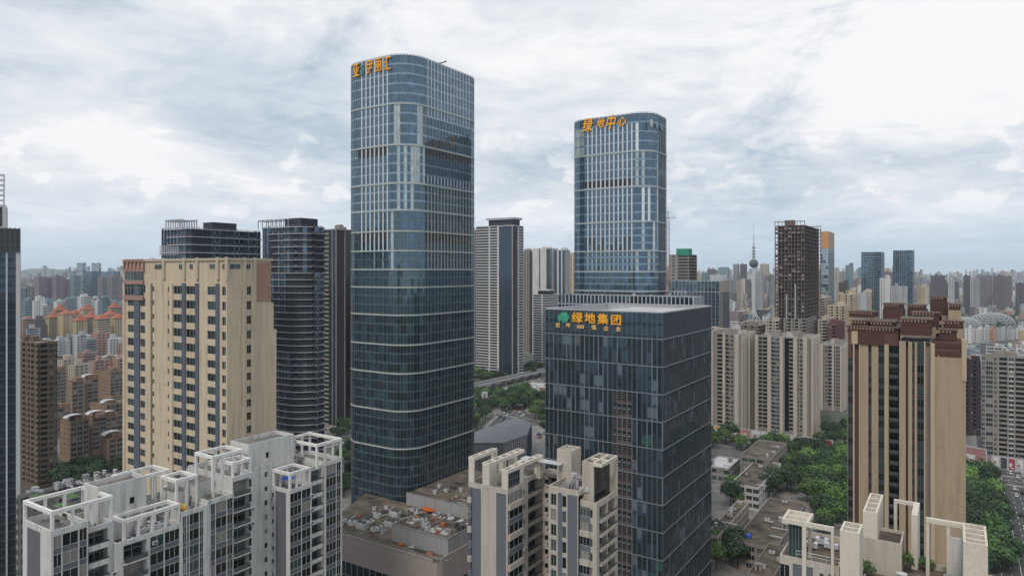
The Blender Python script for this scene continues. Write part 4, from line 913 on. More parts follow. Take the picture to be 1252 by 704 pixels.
# penthouse boxes with eaves
def eave_box(x0, x1, y0, y1, z0_, z1_, body='maroon_wall', cap='maroon_trim', roof='roof_brown'):
    bd.trim.box(x0, x1, y0, y1, z0_, z1_ - .35, body); bd.trim.box(x0 - .12, x1 + .12, y0 - .12, y1 + .12, z0_ + (z1_ - z0_) * .3, z0_ + (z1_ - z0_) * .3 + .2, cap); bd.trim.box(x0 - .35, x1 + .35, y0 - .35, y1 + .35, z1_ - .35, z1_, cap, roof)
    for i in range(int((x1 - x0) / .8)): bd.trim.box(x0 + i * .8, x0 + i * .8 + .3, y0 - .3, y0, z1_ - .8, z1_ - .35, 'tan_trim')
eave_box(xs(1101), xs(1138), 1.0, 12, zat(412, 178), zat(391, 178)); eave_box(xs(1112), xs(1146), 14, 20, zat(400, 190), zat(380, 190) - .5)
eave_box(-W + 1.5, -2, 6, 14, zF2 + 3, zF2 + 6.5); eave_box(-W + 2.5, -.5, 12, 17, zF2 + 6.4, zF2 + 8.5)
# nearer-to-the-park block
oG = pos(1099, 188); gx, gy = loc_in(oG, oF); WG, _ = solve(1099, 188, 1037, 1170); zG = zat(423, 188); xg = lambda px: gx - sideF(oG, px)
x0 = gx - WG
cF = [(t, xg(b) - xg(a)) + tuple(r) for t, a, b, r in (('c', 1035, 1041, ('dark_stone',)), ('p', 1041, 1043, ('tan_trim',)), ('r', 1043, 1048.5, ('maroon_trim',)), ('p', 1048.5, 1050, ('tan_trim',)), ('w', 1050, 1060, ()), ('c', 1060, 1064, ('maroon_wall',)), ('w', 1064, 1072.5, ()), ('c', 1072.5, 1080, ('dark_stone',)), ('p', 1080, 1083, ('tan_trim',)), ('p', 1084, 1086.5, ('tan_trim',)), ('b', 1086.5, 1099, ('rail', 'dark_stone')))]
seg(bd, xg(1037), gx, gy, gy + 18, 20, zG, 0, {'F': cF, 'L': 'w2 g2 w1', 'R': None, 'B': None}, mat='tan_wall', mat2='maroon_wall')
bd.trim.box(xg(1049), xg(1081), gy - .4, gy + 6, zG, zG + 3.2, 'maroon_wall'); bd.trim.box(xg(1037), xg(1041), gy - .3, gy + 6, zG - 4, zG + 3.2, 'maroon_trim'); bd.trim.box(xg(1081), xg(1099), gy - .1, gy + 6, zG, zG + 3.2, 'maroon_trim')
bd.trim.box(xg(1041.2), xg(1048.8), gy - .35, gy + 2, zG, zG + 3.6, 'tan_trim')
eave_box(xg(1036), xg(1099), gy, gy + 17, zG + 3.2, zG + 5.0, 'maroon_wall', 'maroon_trim'); eave_box(xg(1040), xg(1060), gy + 2, gy + 14, zG + 5, zG + 6.6); eave_box(xg(1063), xg(1092), gy + 3, gy + 15, zG + 5, zG + 6.4)
# rear crowns
for (pa, pb, Yr, ytop, ybot, bodyc) in ((1036, 1072, 222, 381, 400, 'tan_wall'), (1078, 1106, 226, 371.5, 392, 'maroon_wall'), (1108, 1134, 232, 373, 390, 'maroon_wall'), (1136, 1160, 236, 363, 385, 'maroon_wall'), (1158, 1177, 228, 372, 400, 'tan_wall')):
    oo = pos(pb, Yr); x_, y_ = loc_in(oo, oF); Wr, _ = solve(pb, Yr, pa, 1170.5 if pb < 1160 else 1190)
    zt_ = zat(ytop, Yr); zb_ = zat(ybot, Yr)
    seg(bd, x_ - Wr, x_, y_, y_ + 10, 20, zb_, 0, {'F': 'w1.4 g1.2 w1.4', 'L': None, 'R': None, 'B': None}, mat='tan_wall')
    bd.trim.box(x_ - Wr + .3, x_ - .3, y_ - .15, y_ + 9.6, zb_, zt_ - 2.0, bodyc); eave_box(x_ - Wr + .5, x_ - .6, y_, y_ + 9, zt_ - 2.0, zt_)
bd.finish()
# ------------------------------------------------------------------ podium of the tallest tower
oP = at(535, 689, 24)
PD = thing('shopping_podium', 'stone-clad shopping podium with a cluttered stained roof at the foot of the tallest tower', 'shopping podium', (*oP, 0), GRID)
mb = MB(); pp = [(0, 0), (0, 100), (-48, 100), (-48, 41), (-74, 41), (-63, 16), (-60, 0)]
pp = [(-60, 0), (-2.2, 0), (-.7, .5), (0, 2.2), (0, 100), (-48, 100), (-48, 39.3), (-72, 39.3), (-63, 16)]
mb.prism(pp, 15, 24.0, 'podium_stone', 'roof_brown'); mb.prism([(x * .995 - .1, y * .995 + .4) for x, y in pp], 0, 15, 'win_dark'); mb.build('wall', PD)
mb = MB()
for i in range(20): mb.box(-58 + i * 3.0, -57.7 + i * 3.0, -.05, .35, 0, 15, 'mullion')
for i in range(30): mb.box(-.25, .05, 3 + i * 3.2, 3.3 + i * 3.2, 0, 15, 'mullion')
for z in (5, 10): mb.box(-59, -2.3, -.02, .3, z, z + .3, 'mullion')
mb.build('mullion', PD, kind='stuff')
# cladding panels of the stone band
cache = {}
def slab(w, h, m, t=.08):
    k = (round(w, 2), round(h, 2), m, t)
    if k not in cache: b = MB(); b.box(-w / 2 + .02, w / 2 - .02, -t, 0, .02, h - .02, m); cache[k] = b.mesh('cladding_panel')
    return cache[k]
for i in range(38):
    for j in range(3): inst('cladding_panel', slab(1.5, 2.9, 'podium_stone'), PD, (-58.7 + i * 1.5, 0, 15.15 + j * 2.93))
for i in range(30):
    for j in range(3): inst('cladding_panel', slab(1.5, 2.9, 'podium_stone'), PD, (0, 3.2 + i * 1.5, 15.15 + j * 2.93), math.pi / 2)
mb = MB(); mb.box(-60, -2.2, .2, .5, 24, 24.9, 'podium_stone'); mb.box(-.7, -.3, 2.2, 100, 24, 24.9, 'podium_stone'); mb.box(-60, -1.5, 2.6, 2.8, 24, 24.5, 'old_concrete'); mb.build('parapet', PD)
mb = MB(); mb.box(-26.3, -.8, 6.4, 22, 24.0, 29.4, 'concrete', 'roof_brown'); mb.box(-26.3, -.8, 6.4, 6.7, 29.4, 30.1, 'old_concrete'); mb.box(-1.1, -.8, 6.7, 22, 29.4, 30.1, 'old_concrete'); mb.box(-14.2, -13.9, 6.7, 22, 29.4, 29.9, 'old_concrete'); mb.box(-26.3, -26.0, 6.7, 14, 29.4, 29.9, 'old_concrete')
for i in range(9): mb.box(-25.9 + i * 2.9, -25.86 + i * 2.9, 6.37, 6.4, 24.1, 29.3, 'old_concrete')
mb.build('raised_roof', PD)
mb = MB(); mb.box(-47.5, -.8, 38, 80, 24.0, 28.6, 'concrete', 'roof_brown'); mb.box(-47.5, -.8, 38, 38.3, 28.6, 29.1, 'old_concrete'); mb.box(-24, -23.7, 38.3, 80, 28.6, 29.2, 'old_concrete'); mb.build('raised_roof', PD)
def junk(n, x0, x1, y0, y1, z, seed):
    r = random.Random(seed)
    for i in range(n):
        b = MB(); t = r.random(); x, y = r.uniform(x0, x1), r.uniform(y0, y1)
        if t < .3: b.box(0, r.uniform(.8, 2.5), 0, r.uniform(.6, 1.6), 0, r.uniform(.4, 1.5), r.choice(('old_concrete', 'metal_pale', 'metal_dark', 'rust'))); nm = 'crate'
        elif t < .55: b.bar((0, 0, .25), (r.uniform(2, 9), r.uniform(-2, 2), .25), .14, r.choice(('metal_pale', 'metal_dark', 'old_concrete')), 6); nm = 'pipe'
        elif t < .75: hvac(b, 0, 0, 0, r.uniform(1.2, 3), r.uniform(1, 2), r.uniform(1, 2)); nm = 'rooftop_unit'
        elif t < .9:
            b.box(0, 3.2, 0, .06, 0, .03, 'soil')
            for q in range(5): b.bar((q * .7, -.5, .05 + .04 * q), (q * .7 + r.uniform(-.6, .6), 1.8, .1 + .05 * q), .06, r.choice(('soil', 'rust', 'metal_pale')), 4)
            nm = 'scrap_pile'
        else: b.box(0, r.uniform(2, 5), 0, r.uniform(2, 4), 0, .05, r.choice(('roof_tile', 'soil', 'roof_pale'))); nm = 'roof_patch'
        o = b.build(nm, PD if z < 40 else None); o.location = (x, y, z); o.rotation_euler = (0, 0, r.choice((0, 0, 1.57, r.uniform(0, 3))))
junk(60, -56, -28, 4, 35, 24, 5); junk(34, -24, -3, 8, 20, 29.4, 6); junk(30, -44, -4, 40, 60, 28.6, 7); junk(40, -46, -4, 24, 36, 24, 8); junk(8, -26, -4, 3, 6, 24, 9)
for i, (w, u) in enumerate(((-36, 37), (-35, 35.6), (-33.8, 36.8))):
    b = MB(); r = random.Random(i)
    for q in range(14): x, y, z = r.uniform(-1, 1), r.uniform(-.8, .8), r.uniform(.05, 1.1); b.bar((x - 1, y, z), (x + 1, y + r.uniform(-.6, .6), z + r.uniform(-.2, .3)), .1, 'orange_pipe', 5)
    o = b.build('pipe_stack', PD); o.location = (w, u, 24)
for i in range(4):
    b = MB(); b.bar((0, 0, .9), (0, 9, .9), .8, 'metal_pale', 10); b.box(-.6, .6, 1, 1.4, 0, .5, 'metal_dark'); b.box(-.6, .6, 7, 7.4, 0, .5, 'metal_dark'); o = b.build('duct', PD); o.location = (-20 + i * 4.5, 25, 24)
for w, u in ((-46, 8), (-44, 24), (-38, 15), (-56, 5)):
    b = MB(); b.box(0, 4.2, 0, 2.6, 0, 2.0, 'metal_pale'); 
    for q in range(2): b.cone(1.1 + q * 2, 1.3, 2.0, 2.5, .85, .8, 'metal_dark', 12)
    o = b.build('cooling_tower', PD); o.location = (w, u, 24)

# ------------------------------------------------------------------ towers in the middle distance
def blk(label, cat, group, pxc, Y, pxl, pxr, ytop, mat='pale_wall', F='w2 g2', R=None, fh=3.0, mat2='grey_panel', name='apartment_tower', crown_=2, gl=None, zb=3, caps=True, roof='roof_grey', px_spec=None, zt_=None, Lmax=60, clut=4):
    o = pos(pxc, Y); Wd, L = solve(pxc, Y, pxl, pxr); L = min(max(L, 6), Lmax); z = zt_ or zat(ytop, Y)
    t = thing(name, label, cat, (*o, 0), GRID, group); b = Bd(t, False, 0, mat, 'frame_white')
    if gl: b.gl = gl
    Fc = F if isinstance(F, list) else parse(F, Wd)
    seg(b, -Wd, 0, 0, L, zb, z, .9, {'F': Fc, 'R': R or F if not isinstance(F, list) else R, 'L': 'w3 g2 w3', 'B': 'w3 g2 w3'}, fh=fh, mat2=mat2, roof=roof)
    r = random.Random(int(pxc * 7 + Y))
    if crown_:
        for i in range(crown_):
            x = -Wd * r.uniform(.25, .8); y = L * r.uniform(.2, .6); w_ = r.uniform(3, 7); b.trim.box(x - w_ / 2, x + w_ / 2, y, y + r.uniform(3, 6), z, z + r.uniform(2.5, 4.5), mat)
    if group == 'grey-beige estate towers':
        x = -Wd
        while x < -1:
            w_ = r.uniform(1.6, 3.0); b.trim.box(x, min(x + w_, -.05), -r.uniform(.9, 2.6), .3, 0, z + r.uniform(.3, 2.2), 'pier_beige'); x += w_ + r.uniform(3.2, 7.5)
        y = 1.0
        while y < L - 3: w_ = r.uniform(1.5, 2.6); b.trim.box(-.3, r.uniform(.6, 1.8), y, y + w_, 0, z + r.uniform(.3, 1.6), 'pier_beige'); y += w_ + r.uniform(2.6, 5)
        for i in range(5): x = -Wd * r.uniform(.05, .9); y = r.uniform(1, L * .6); b.trim.box(x - 1.5, x + 1.5, y, y + 2.5, z, z + r.uniform(1.5, 4), r.choice(('pier_beige', 'grey_beige', 'concrete')))
    b.finish(); return t, b, o, Wd, L, z
_facade = facade
def facade(bd, S, cols, zs, mat=None, mat2='grey_panel'):
    """adds two coarse bay types for distant towers: k, slab edges before dark glass; v, plain dark glass strip"""
    tot = sum(c[1] for c in cols); k = S.len / tot; s0 = 0; m = mat or bd.mat; z0, z1 = zs[0], zs[-1]
    rest = []
    for c in cols:
        s1 = s0 + c[1] * k
        if c[0] in 'kv':
            rest.append(('r', c[1], c[2] if len(c) > 2 else mat2))
            if c[0] == 'k':
                for i in range(len(zs) - 1): h = zs[i + 1] - zs[i]; S.box(bd.trim, s0, s1, zs[i], zs[i] + h * .36, -.85, .25, c[3] if len(c) > 3 else m)
                bd.wall.quad(S.P(s0, z0, -.8), S.P(s1, z0, -.8), S.P(s1, z1, -.8), S.P(s0, z1, -.8), 'win_dark')
            else: bd.wall.quad(S.P(s0, z0, -.8), S.P(s1, z0, -.8), S.P(s1, z1, -.8), S.P(s0, z1, -.8), c[3] if len(c) > 3 else 'glass_navy')
        else: rest.append(c)
        s0 = s1
    _facade(bd, S, rest, zs, mat, mat2)
globals()['facade'] = facade

# dark glazed tower with white piers at the edge of the view
WdL, LL = 18.5, 24; o = pos(24.5, 262)
t = thing('office_tower', 'dark glass tower with white piers and an open steel crown, beside the orange villas', 'office tower', (*o, 0), math.radians(35), None); b = Bd(t, False, 0, 'pale_wall')
zt_ = zat(280, 262); zc2 = zat(308, 262)
cols = [('v', 2.4), ('w', .8), ('v', 2.4), ('w', .8), ('v', 2.4), ('w', .8), ('v', 2.5), ('w', .45), ('v', 2.2), ('w', 1.1)]
Sf = Side(-WdL, 0, 0, LL, 'F'); Sr = Side(-WdL, 0, 0, LL, 'R')
for S_, cc in ((Sf, cols), (Sr, [('w', 2), ('s', 1), ('w', 2)]), (Side(-WdL, 0, 0, LL, 'L'), parse('w2 g2 w2', LL)), (Side(-WdL, 0, 0, LL, 'B'), parse('w2 g2 w2', WdL))): facade(b, S_, cc, floors(2, zc2, 3.2))
for z in floors(2, zc2, 3.2): Sf.box(b.trim, 0, Sf.len - 1.3, z, z + .7, -.79, -.4, 'dark_stone')
b.roof.quad((-WdL, 0, zt_ - .5), (0, 0, zt_ - .5), (0, LL, zt_ - .5), (-WdL, LL, zt_ - .5), 'roof_grey')
b.wall.box(-WdL, .05, -.1, LL, zc2, zt_, 'win_dark')
for i in range(13): x = -WdL + WdL * i / 12; b.trim.box(x - .18, x + .18, -.35, -.1, zc2, zt_ + .4, 'metal_dark')
for z in (zc2, zc2 + 2.8, zc2 + 5.6, zt_): b.trim.box(-WdL, .1, -.3, -.12, z - .12, z + .12, 'metal_dark')
zq = zat(253, 268); b.wall.box(-WdL, -4.3, 2, LL - 1, zt_, zq, 'pale_wall'); b.trim.box(-WdL, -5.6, 1.8, 2, zt_ + 1, zq - .8, 'win_dark')
b.finish()
mb = MB(); za_, zb_ = zq, zat(217, 268)
for i in range(5):
    for y in (2, 6): mb.box(-5.2 - i * 3, -4.8 - i * 3, y, y + .4, za_, zb_, 'metal_pale')
for i in range(7): z = za_ + (zb_ - za_) * i / 6; mb.box(-17.4, -4.8, 2, 2.4, z - .2, z + .2, 'metal_pale'); mb.box(-17.4, -4.8, 6, 6.4, z - .2, z + .2, 'metal_pale'); mb.box(-5.2, -4.8, 2.4, 6, z - .2, z + .2, 'metal_pale')
mb.build('steel_crown', t)
blk('dark brown stone apartment tower beside the orange villas and the white-piered glass tower', 'apartment tower', None, 47, 372, 6, 70, 421, 'brown_stone', 'w1.5 k3.2 w.8 g1.4 w1 k2.6', 'w1 k3 w.8 g1.5 w.8 g1.2', mat2='brown_stone')
# orange mid-rise blocks with arched canopies
for i, (pc, Y, pl, pr, yt, lab, can) in enumerate((
    (86, 430, 73, 109, 517, 'with a tree-topped roof and windowed flank', (84, 100, 502)), (113, 447, 109, 130, 512, 'with a projecting salmon cornice, narrow', (110, 126, 493)), (133, 405, 122, 160, 538, 'half hidden beside the sand-coloured tower', (133, 152, 527)),
    (68, 600, 58, 80, 456, 'tall and narrow behind the brown stone tower', None), (88, 545, 82, 102, 468, 'with a red-tiled terrace', None), (106, 560, 102, 120, 465, 'beneath the highest arched canopy', (112, 130, 461)),
    (130, 505, 110, 152, 497, 'broadest, with two arched canopies', (126, 146, 478)), (135, 640, 118, 152, 456, 'rearmost, in front of the red-brown apartments', None), (128, 470, 118, 150, 512, 'deep one between two arches', (140, 160, 494)), (70, 500, 62, 86, 500, 'low, against the brown stone tower', None))):
    t, b, o, Wd, L, z = blk('orange stone mid-rise housing block ' + lab, 'housing block', 'orange mid-rise housing blocks', pc, Y, pl, pr, yt, 'orange_stone', 'w1.2 s1.2 w2', 'w.6 c2.6 w.5', mat2='win_grey' if False else 'old_concrete', fh=3.1, name='housing_block', crown_=2, roof='roof_brown')
    if can:
        mb = MB(); n = 9; wd = 11
        for q in range(n):
            a0, a1 = math.pi * q / n, math.pi * (q + 1) / n; p = lambda a, rr: (-Wd * .5 - wd * .5 * math.cos(a) * rr, 2 + 2.6 * math.sin(a) * rr)
            x0_, h0 = -math.cos(a0) * wd / 2, math.sin(a0) * 1.9; x1_, h1 = -math.cos(a1) * wd / 2, math.sin(a1) * 1.9
            for yy in (0, .35): mb.quad((x0_, yy, h0 + .3), (x1_, yy, h1 + .3), (x1_, yy, h1 - .1), (x0_, yy, h0 - .1), 'roof_pale')
            mb.quad((x0_, 0, h0 + .3), (x1_, 0, h1 + .3), (x1_, 5, h1 + .3), (x0_, 5, h0 + .3), 'roof_pale')
        o_ = mb.build('arched_canopy', t); o_.location = (-2, 4, z + 2.2); o_.rotation_euler = (0, 0, math.pi / 2)
        m2 = MB(); m2.box(-2.5, -1.5, 5, 5.4, z, z + 2.6, 'orange_stone'); m2.box(-6.5, -5.5, 8, 8.4, z, z + 2.4, 'orange_stone'); m2.build('canopy_post', t)
# dark curved residential towers
def curved(label, fit, ztop, seed, crown_box, bands=(0, 1), grp='dark towers with pale floor ledges'):
    o, Wd, L = fit[:3]; t = thing('apartment_tower', label, 'apartment tower', (*o, 0), GRID, grp); r = random.Random(seed)
    rr = fit[3] if len(fit) > 3 else 12
    P = col_path(Wd, L, rr, 2.4, .3, 9); n = len(P)
    nfl_ = int(ztop / 3.3)
    def st(j, side, nar, ci, k, nf):
        q = hsh(side, ci, nar, seed); fl = nf - 1 - k; u = hsh(side, ci // 3, fl // 6, seed)
        if u < .08: return 'dark_stone', 'dark_stone'
        if nar: return ('dark_stone' if q < .7 else 'mullion'), 'dark_stone'
        return ('glass_navy' if hsh(ci, k, side) < .35 else 'glass_blue' if q < .6 else 'glass_teal'), 'spandrel_grey' if q < .7 else 'dark_stone'
    curtain(t, P, [(ztop, 0, nfl_)], st, 'dark_stone', 'dark_stone', lambda s, nn: 'dark_stone', sp_h=1.0, limit=0, mull_w=.12)
    mb = MB(); h = ztop / nfl_
    for f in range(3, nfl_ + 1):
        a = int(n * (.0 + .05 * ((f * 5) % 7) / 7)); e = int(n * (.40 + .12 * ((f * 2) % 9) / 9)); z = h * f
        for i in range(a, e):
            x0, y0 = P[i][:2]; x1, y1 = P[i + 1][:2]; d = math.hypot(x1 - x0, y1 - y0)
            if d < 1e-4: continue
            nx, ny = (y1 - y0) / d, -(x1 - x0) / d; e_o = .7
            A2, B2 = (x0 + nx * e_o, y0 + ny * e_o), (x1 + nx * e_o, y1 + ny * e_o)
            mb.quad((*A2, z - .38), (*B2, z - .38), (*B2, z), (*A2, z), 'band_grey'); mb.quad((*A2, z), (*B2, z), (x1, y1, z), (x0, y0, z), 'band_grey'); mb.quad((x0, y0, z - .38), (x1, y1, z - .38), (*B2, z - .38), (*A2, z - .38), 'band_grey')
    mb.build('floor_ledge', t, kind='stuff')
    crown(t, P, ztop, ztop - .6, .5, 'dark_stone', 4)
    for q in crown_box: m2 = MB(); m2.box(*q[:4], ztop - .6, ztop + q[4], q[5]); m2.build('plant_room', t)
    m3 = MB(); x0, x1, y0, y1 = -Wd + 2, -Wd * .35, 1.5, 8
    for i in range(8): x = x0 + (x1 - x0) * i / 7; m3.box(x, x + .35, y0, y0 + .35, ztop - .6, ztop + 4, 'band_grey'); m3.box(x, x + .35, y1, y1 + .35, ztop - .6, ztop + 4, 'band_grey'); m3.box(x + .02, x + .33, y0 + .35, y1, ztop + 3.6, ztop + 3.98, 'band_grey')
    m3.box(x0, x1 + .35, y0 - .02, y0 + .33, ztop + 4, ztop + 4.4, 'band_grey'); m3.box(x0, x1 + .35, y1, y1 + .35, ztop + 4, ztop + 4.4, 'band_grey'); m3.build('roof_frame', t)
    return t
o, wd, ll = round_fit(366, 345, 13, 322, 394.5); curved('dark curved tower with stepped pale floor ledges between the sand-coloured and the tallest tower', (o, wd, ll, 13), zat(277, 345), 3, [(-wd * .45, -6, 3, 14, 4.5, 'dark_stone')])
o = pos(232, 292); wd, ll = solve(232, 292, 195, 321); t = curved('long dark tower with a framed roof rising behind the sand-coloured tower', (o, wd, ll, 2.5), zat(279, 292), 5, [(-9, -2, 12, 24, 3.4, 'dark_stone')])
mb = MB(); 
for i in range(9):
    for j in range(5): mb.box(-wd + .5 + i * 1.7, -wd + 1.7 + i * 1.7, -.35, -.15, zat(308, 292) + j * .9 - 1.2, zat(308, 292) + j * .9 - .6, 'band_grey')
mb.build('lattice_screen', t, kind='stuff')
o = pos(411, 520); wd, ll = solve(411, 520, 396, 436)
blk('dark tower with a plum-coloured flank just beyond the tallest tower', 'apartment tower', 'dark towers with pale floor ledges', 411, 520, 396, 436, 281, 'grey_beige', [('k', 5, 'plum_stone'), ('v', 3), ('w', .5), ('v', 3), ('w', .5)], [('w', .6), ('v', 8, 'plum_stone', 'plum_stone'), ('w', .5), ('v', 6, 'plum_stone', 'win_black'), ('w', .4), ('v', 5, 'plum_stone', 'plum_stone')], mat2='plum_stone', fh=3.3, crown_=3)
def wide(lst, px0): # [(type, px end)] to widths in px, good enough for a far facade
    out_ = []; p = px0
    for c in lst: out_.append((c[0], c[1] - p) + tuple(c[2:])); p = c[1]
    return out_
blk('tall white-banded tower with a flat cap and a dark central strip beyond the boulevard', 'apartment tower', 'towers across the boulevard', 627, 760, 582, 640, 276, 'pale_wall', wide([('k', 597), ('w', 598.5), ('k', 607), ('w', 609), ('v', 613), ('v', 624, 'dark_stone', 'glass_navy'), ('w', 625)], 582), [('v', 7, 'maroon_wall', 'dark_stone'), ('w', 1), ('k', 6)], fh=3.1, crown_=0)
o = pos(627, 760); wd, ll = solve(627, 760, 588, 632)
T_ = bpy.data.objects[-1] if False else None
mb = MB(); cap_parent = [x for x in bpy.data.objects if x.get('label', '').startswith('tall white-banded')][0]; mb.box(-34, -1, 2, 16, zat(276, 760), zat(268, 760), 'dark_stone'); mb.box(-36, 1, 0, 18, zat(268, 760), zat(265.5, 760), 'band_grey'); mb.build('roof_cap', cap_parent)
mb = MB()
for i in range(26): mb.box(.2, .45, 3.5, 6.5, zat(300, 765) - i * 3.1, zat(300, 765) - i * 3.1 + 1.8, 'red_brown')
mb.build('red_lettering_strip', cap_parent, kind='stuff')
blk('narrow beige tower wedged behind the white-banded tower', 'apartment tower', 'towers across the boulevard', 647, 1000, 640, 653, 307, 'grey_beige', 'w1.5 k2 w1.5', fh=3.1)
blk('white tower with two blank piers and dark slits beyond the boulevard', 'apartment tower', 'towers across the boulevard', 673, 980, 651, 682, 304, 'white_wall', wide([('w', 659), ('v', 660.5), ('w', 668), ('v', 673)], 651), 'w2 v3 w2', fh=3.1, crown_=2)
blk('white and glass slatted tower beside the two-pier white tower', 'apartment tower', 'towers across the boulevard', 690, 960, 678, 697, 306, 'pale_wall', wide([('v', 681), ('w', 683), ('v', 686), ('w', 687.5), ('v', 690)], 678), 'w1 v3 w1', fh=3.1)
blk('slim beige tower partly hidden by the shorter rounded glass tower', 'apartment tower', 'towers across the boulevard', 704, 1100, 693, 712, 311, 'sand_wall', 'w1 k2 w2', fh=3.1)
blk('small white-banded tower with a glass penthouse in front of the white towers', 'apartment tower', 'towers across the boulevard', 671, 860, 652, 686, 361, 'pale_wall', wide([('k', 662), ('w', 663.5), ('k', 671)], 652), 'w1 k4', fh=3.1, crown_=0)
cp = [x for x in bpy.data.objects if x.get('label', '').startswith('small white-banded')][0]; mb = MB(); mb.box(-17, -1, 2, 14, zat(361, 860), zat(355.5, 860), 'win_dark'); mb.box(-18, 0, 1, 15, zat(355.5, 860), zat(354, 860), 'pale_wall'); mb.build('penthouse', cp)
blk('white-banded tower glimpsed beside the tallest tower', 'apartment tower', 'towers across the boulevard', 578, 820, 560, 586, 282, 'pale_wall', 'k4 w1', fh=3.1)
# grey-beige estate beyond the square block
est = 'grey-beige estate towers'
blk('grey-beige estate tower nearest the square glass block, with two blank piers', 'apartment tower', est, 906, 505, 869, 922, 410, 'grey_beige', wide([('w', 877, ), ('k', 884, 'maroon_wall'), ('k', 890), ('g', 892.5), ('w', 894), ('g', 896.5), ('w', 906)], 869), 'w1 k4 w1 v1.5', fh=3.0, crown_=3)
blk('broadest grey-beige estate tower with dark balcony recesses', 'apartment tower', est, 991, 495, 924, 1003, 415, 'grey_beige', wide([('k', 932), ('w', 933), ('k', 945), ('g', 949), ('w', 950), ('g', 953), ('w', 960), ('v', 965, 'maroon_wall', 'win_black'), ('k', 974), ('g', 977), ('w', 978.5), ('g', 983), ('w', 991)], 924), 'r1 w.6 k2.5 w3', fh=3.0, crown_=4)
blk('shaded grey estate tower deep between the broadest one and the tan towers', 'apartment tower', est, 1030, 590, 1003, 1048, 424, 'grey_beige', 'k3 w1 g1.5 w.7 k3', fh=3.0, crown_=3)
blk('estate tower behind the balcony recesses, linked by a dark stairwell', 'apartment tower', est, 930, 560, 905, 945, 420, 'grey_beige', 'w2 k4 w1', fh=3.0)
blk('grey-beige estate tower peeping out beside the square glass block, lower balconied wing', 'apartment tower', est, 884, 600, 858, 892, 407, 'pier_beige', 'w2 k4 w1 k3', fh=3.0, crown_=3)
blk('long shaded estate slab closing the row beside the tan towers', 'apartment tower', est, 1052, 640, 1026, 1060, 420, 'grey_beige', 'w1 k3 w1 k3', fh=3.0, crown_=4)
for i, (pc, Y, pl, pr, yt, m, lb) in enumerate(((952, 655, 936, 960, 393, 'pier_beige', 'pale stepped block below the unfinished tower'), (985, 640, 958, 1003, 391, 'grey_beige', 'wide balconied block in front of the unfinished tower'), (1010, 670, 1000, 1019, 392, 'pier_beige', 'narrow pale block beside the red-brown gable'), (1022, 640, 1012, 1036, 398, 'red_brown', 'block with a red-brown gable'), (1032, 760, 1012, 1048, 375, 'sand_wall', 'sandy block with stepped roof below the copper-topped tower'), (1008, 820, 998, 1022, 365, 'pier_beige', 'pale stepped block close to the copper-topped tower'), (1042, 820, 1030, 1056, 361, 'sand_wall', 'sandy block between the copper-topped tower and the blue towers'), (930, 700, 905, 944, 399, 'grey_beige', 'low block with a blue sheet roof near the broadcast tower'))):
    blk(lb + ', second estate row', 'apartment block', 'second row of the grey estate', pc, Y, pl, pr, yt, m, 'w1.4 g1.4 w.8 k3', fh=3.0, name='apartment_block', crown_=4)
blk('grey balconied slab with green awnings standing behind pink hoardings', 'apartment block', None, 1262, 425, 1201, 1275, 439, 'grey_beige', wide([('g', 1204), ('w', 1206), ('c', 1214, 'old_concrete'), ('w', 1216), ('g', 1219), ('w', 1222), ('k', 1232), ('w', 1234), ('c', 1240, 'pale_wall'), ('w', 1242), ('k', 1254), ('w', 1262)], 1201), fh=3.0, name='apartment_block', crown_=5)
blk('plum-coloured narrow tower beside the grey balconied slab', 'apartment tower', None, 1199, 500, 1180, 1201, 442, 'plum_stone', 'k2 w1.6 g1', fh=3.0, crown_=1)
# the unfinished tower
o = pos(984, 650); wd, ll = solve(984, 650, 947, 1004); sk = thing('unfinished_tower', 'unfinished brown concrete tower of open floor slabs', 'unfinished tower', (*o, 0), GRID); zt_ = zat(275, 650)
mb = MB(); n = 44
for i in range(n + 1): z = zt_ * i / n; mb.box(-wd, 0, 0, ll, z - .35, z, 'skeleton')
mb.build('floor_slab', sk, kind='stuff')
mb = MB()
for i in range(10):
    x = -wd + .3 + (wd - .9) * i / 9
    for y in (.2, ll - .9): mb.box(x, x + .6, y, y + .6, 0, zt_ - .35, 'skeleton')
for i in range(8):
    y = .2 + (ll - 1.1) * i / 7; mb.box(-.75, -.1, y, y + .6, 0, zt_ - .35, 'skeleton'); mb.box(-wd + .1, -wd + .75, y, y + .6, 0, zt_ - .35, 'skeleton')
mb.box(-wd * .62, -wd * .58, .05, 1.4, 0, zt_ * .6, 'band_grey'); mb.box(-wd * .33, -wd * .29, .05, 1.4, 0, zt_ * .66, 'band_grey'); mb.box(-1.5, -.05, .05, 1.0, 0, zt_ * .3, 'pier_beige'); mb.build('column', sk, kind='stuff')
mb = MB(); mb.box(-wd + 2.6, -2.6, 2.6, ll - 2.6, 0, zt_ - 1, 'skeleton_dark'); mb.build('core', sk)
mb = MB()
for i in range(n):
    for q in range(7):
        if rnd.random() < .7: x = -wd + wd * q / 7 + .6; mb.box(x, x + wd / 7 - 1, .6, .75, zt_ * i / n, zt_ * i / n + rnd.uniform(.9, 2.6), rnd.choice(('skeleton_dark', 'skeleton', 'grey_beige')))
mb.build('infill_wall', sk, kind='stuff')
mb = MB()
for i in range(9): x = -wd + (wd - .5) * i / 8; mb.box(x, x + .5, 0, .5, zt_, zt_ + 3.4, 'skeleton'); mb.box(x, x + .5, ll - .5, ll, zt_, zt_ + 3.4, 'skeleton')
mb.box(-wd, 0, 0, .6, zt_ + 3.4, zt_ + 4.1, 'skeleton'); mb.box(-wd, 0, ll - .6, ll, zt_ + 3.4, zt_ + 4.1, 'skeleton'); mb.box(-wd * .7, -wd * .4, 5, 14, zt_, zt_ + 5.4, 'skeleton'); mb.build('roof_frame', sk)
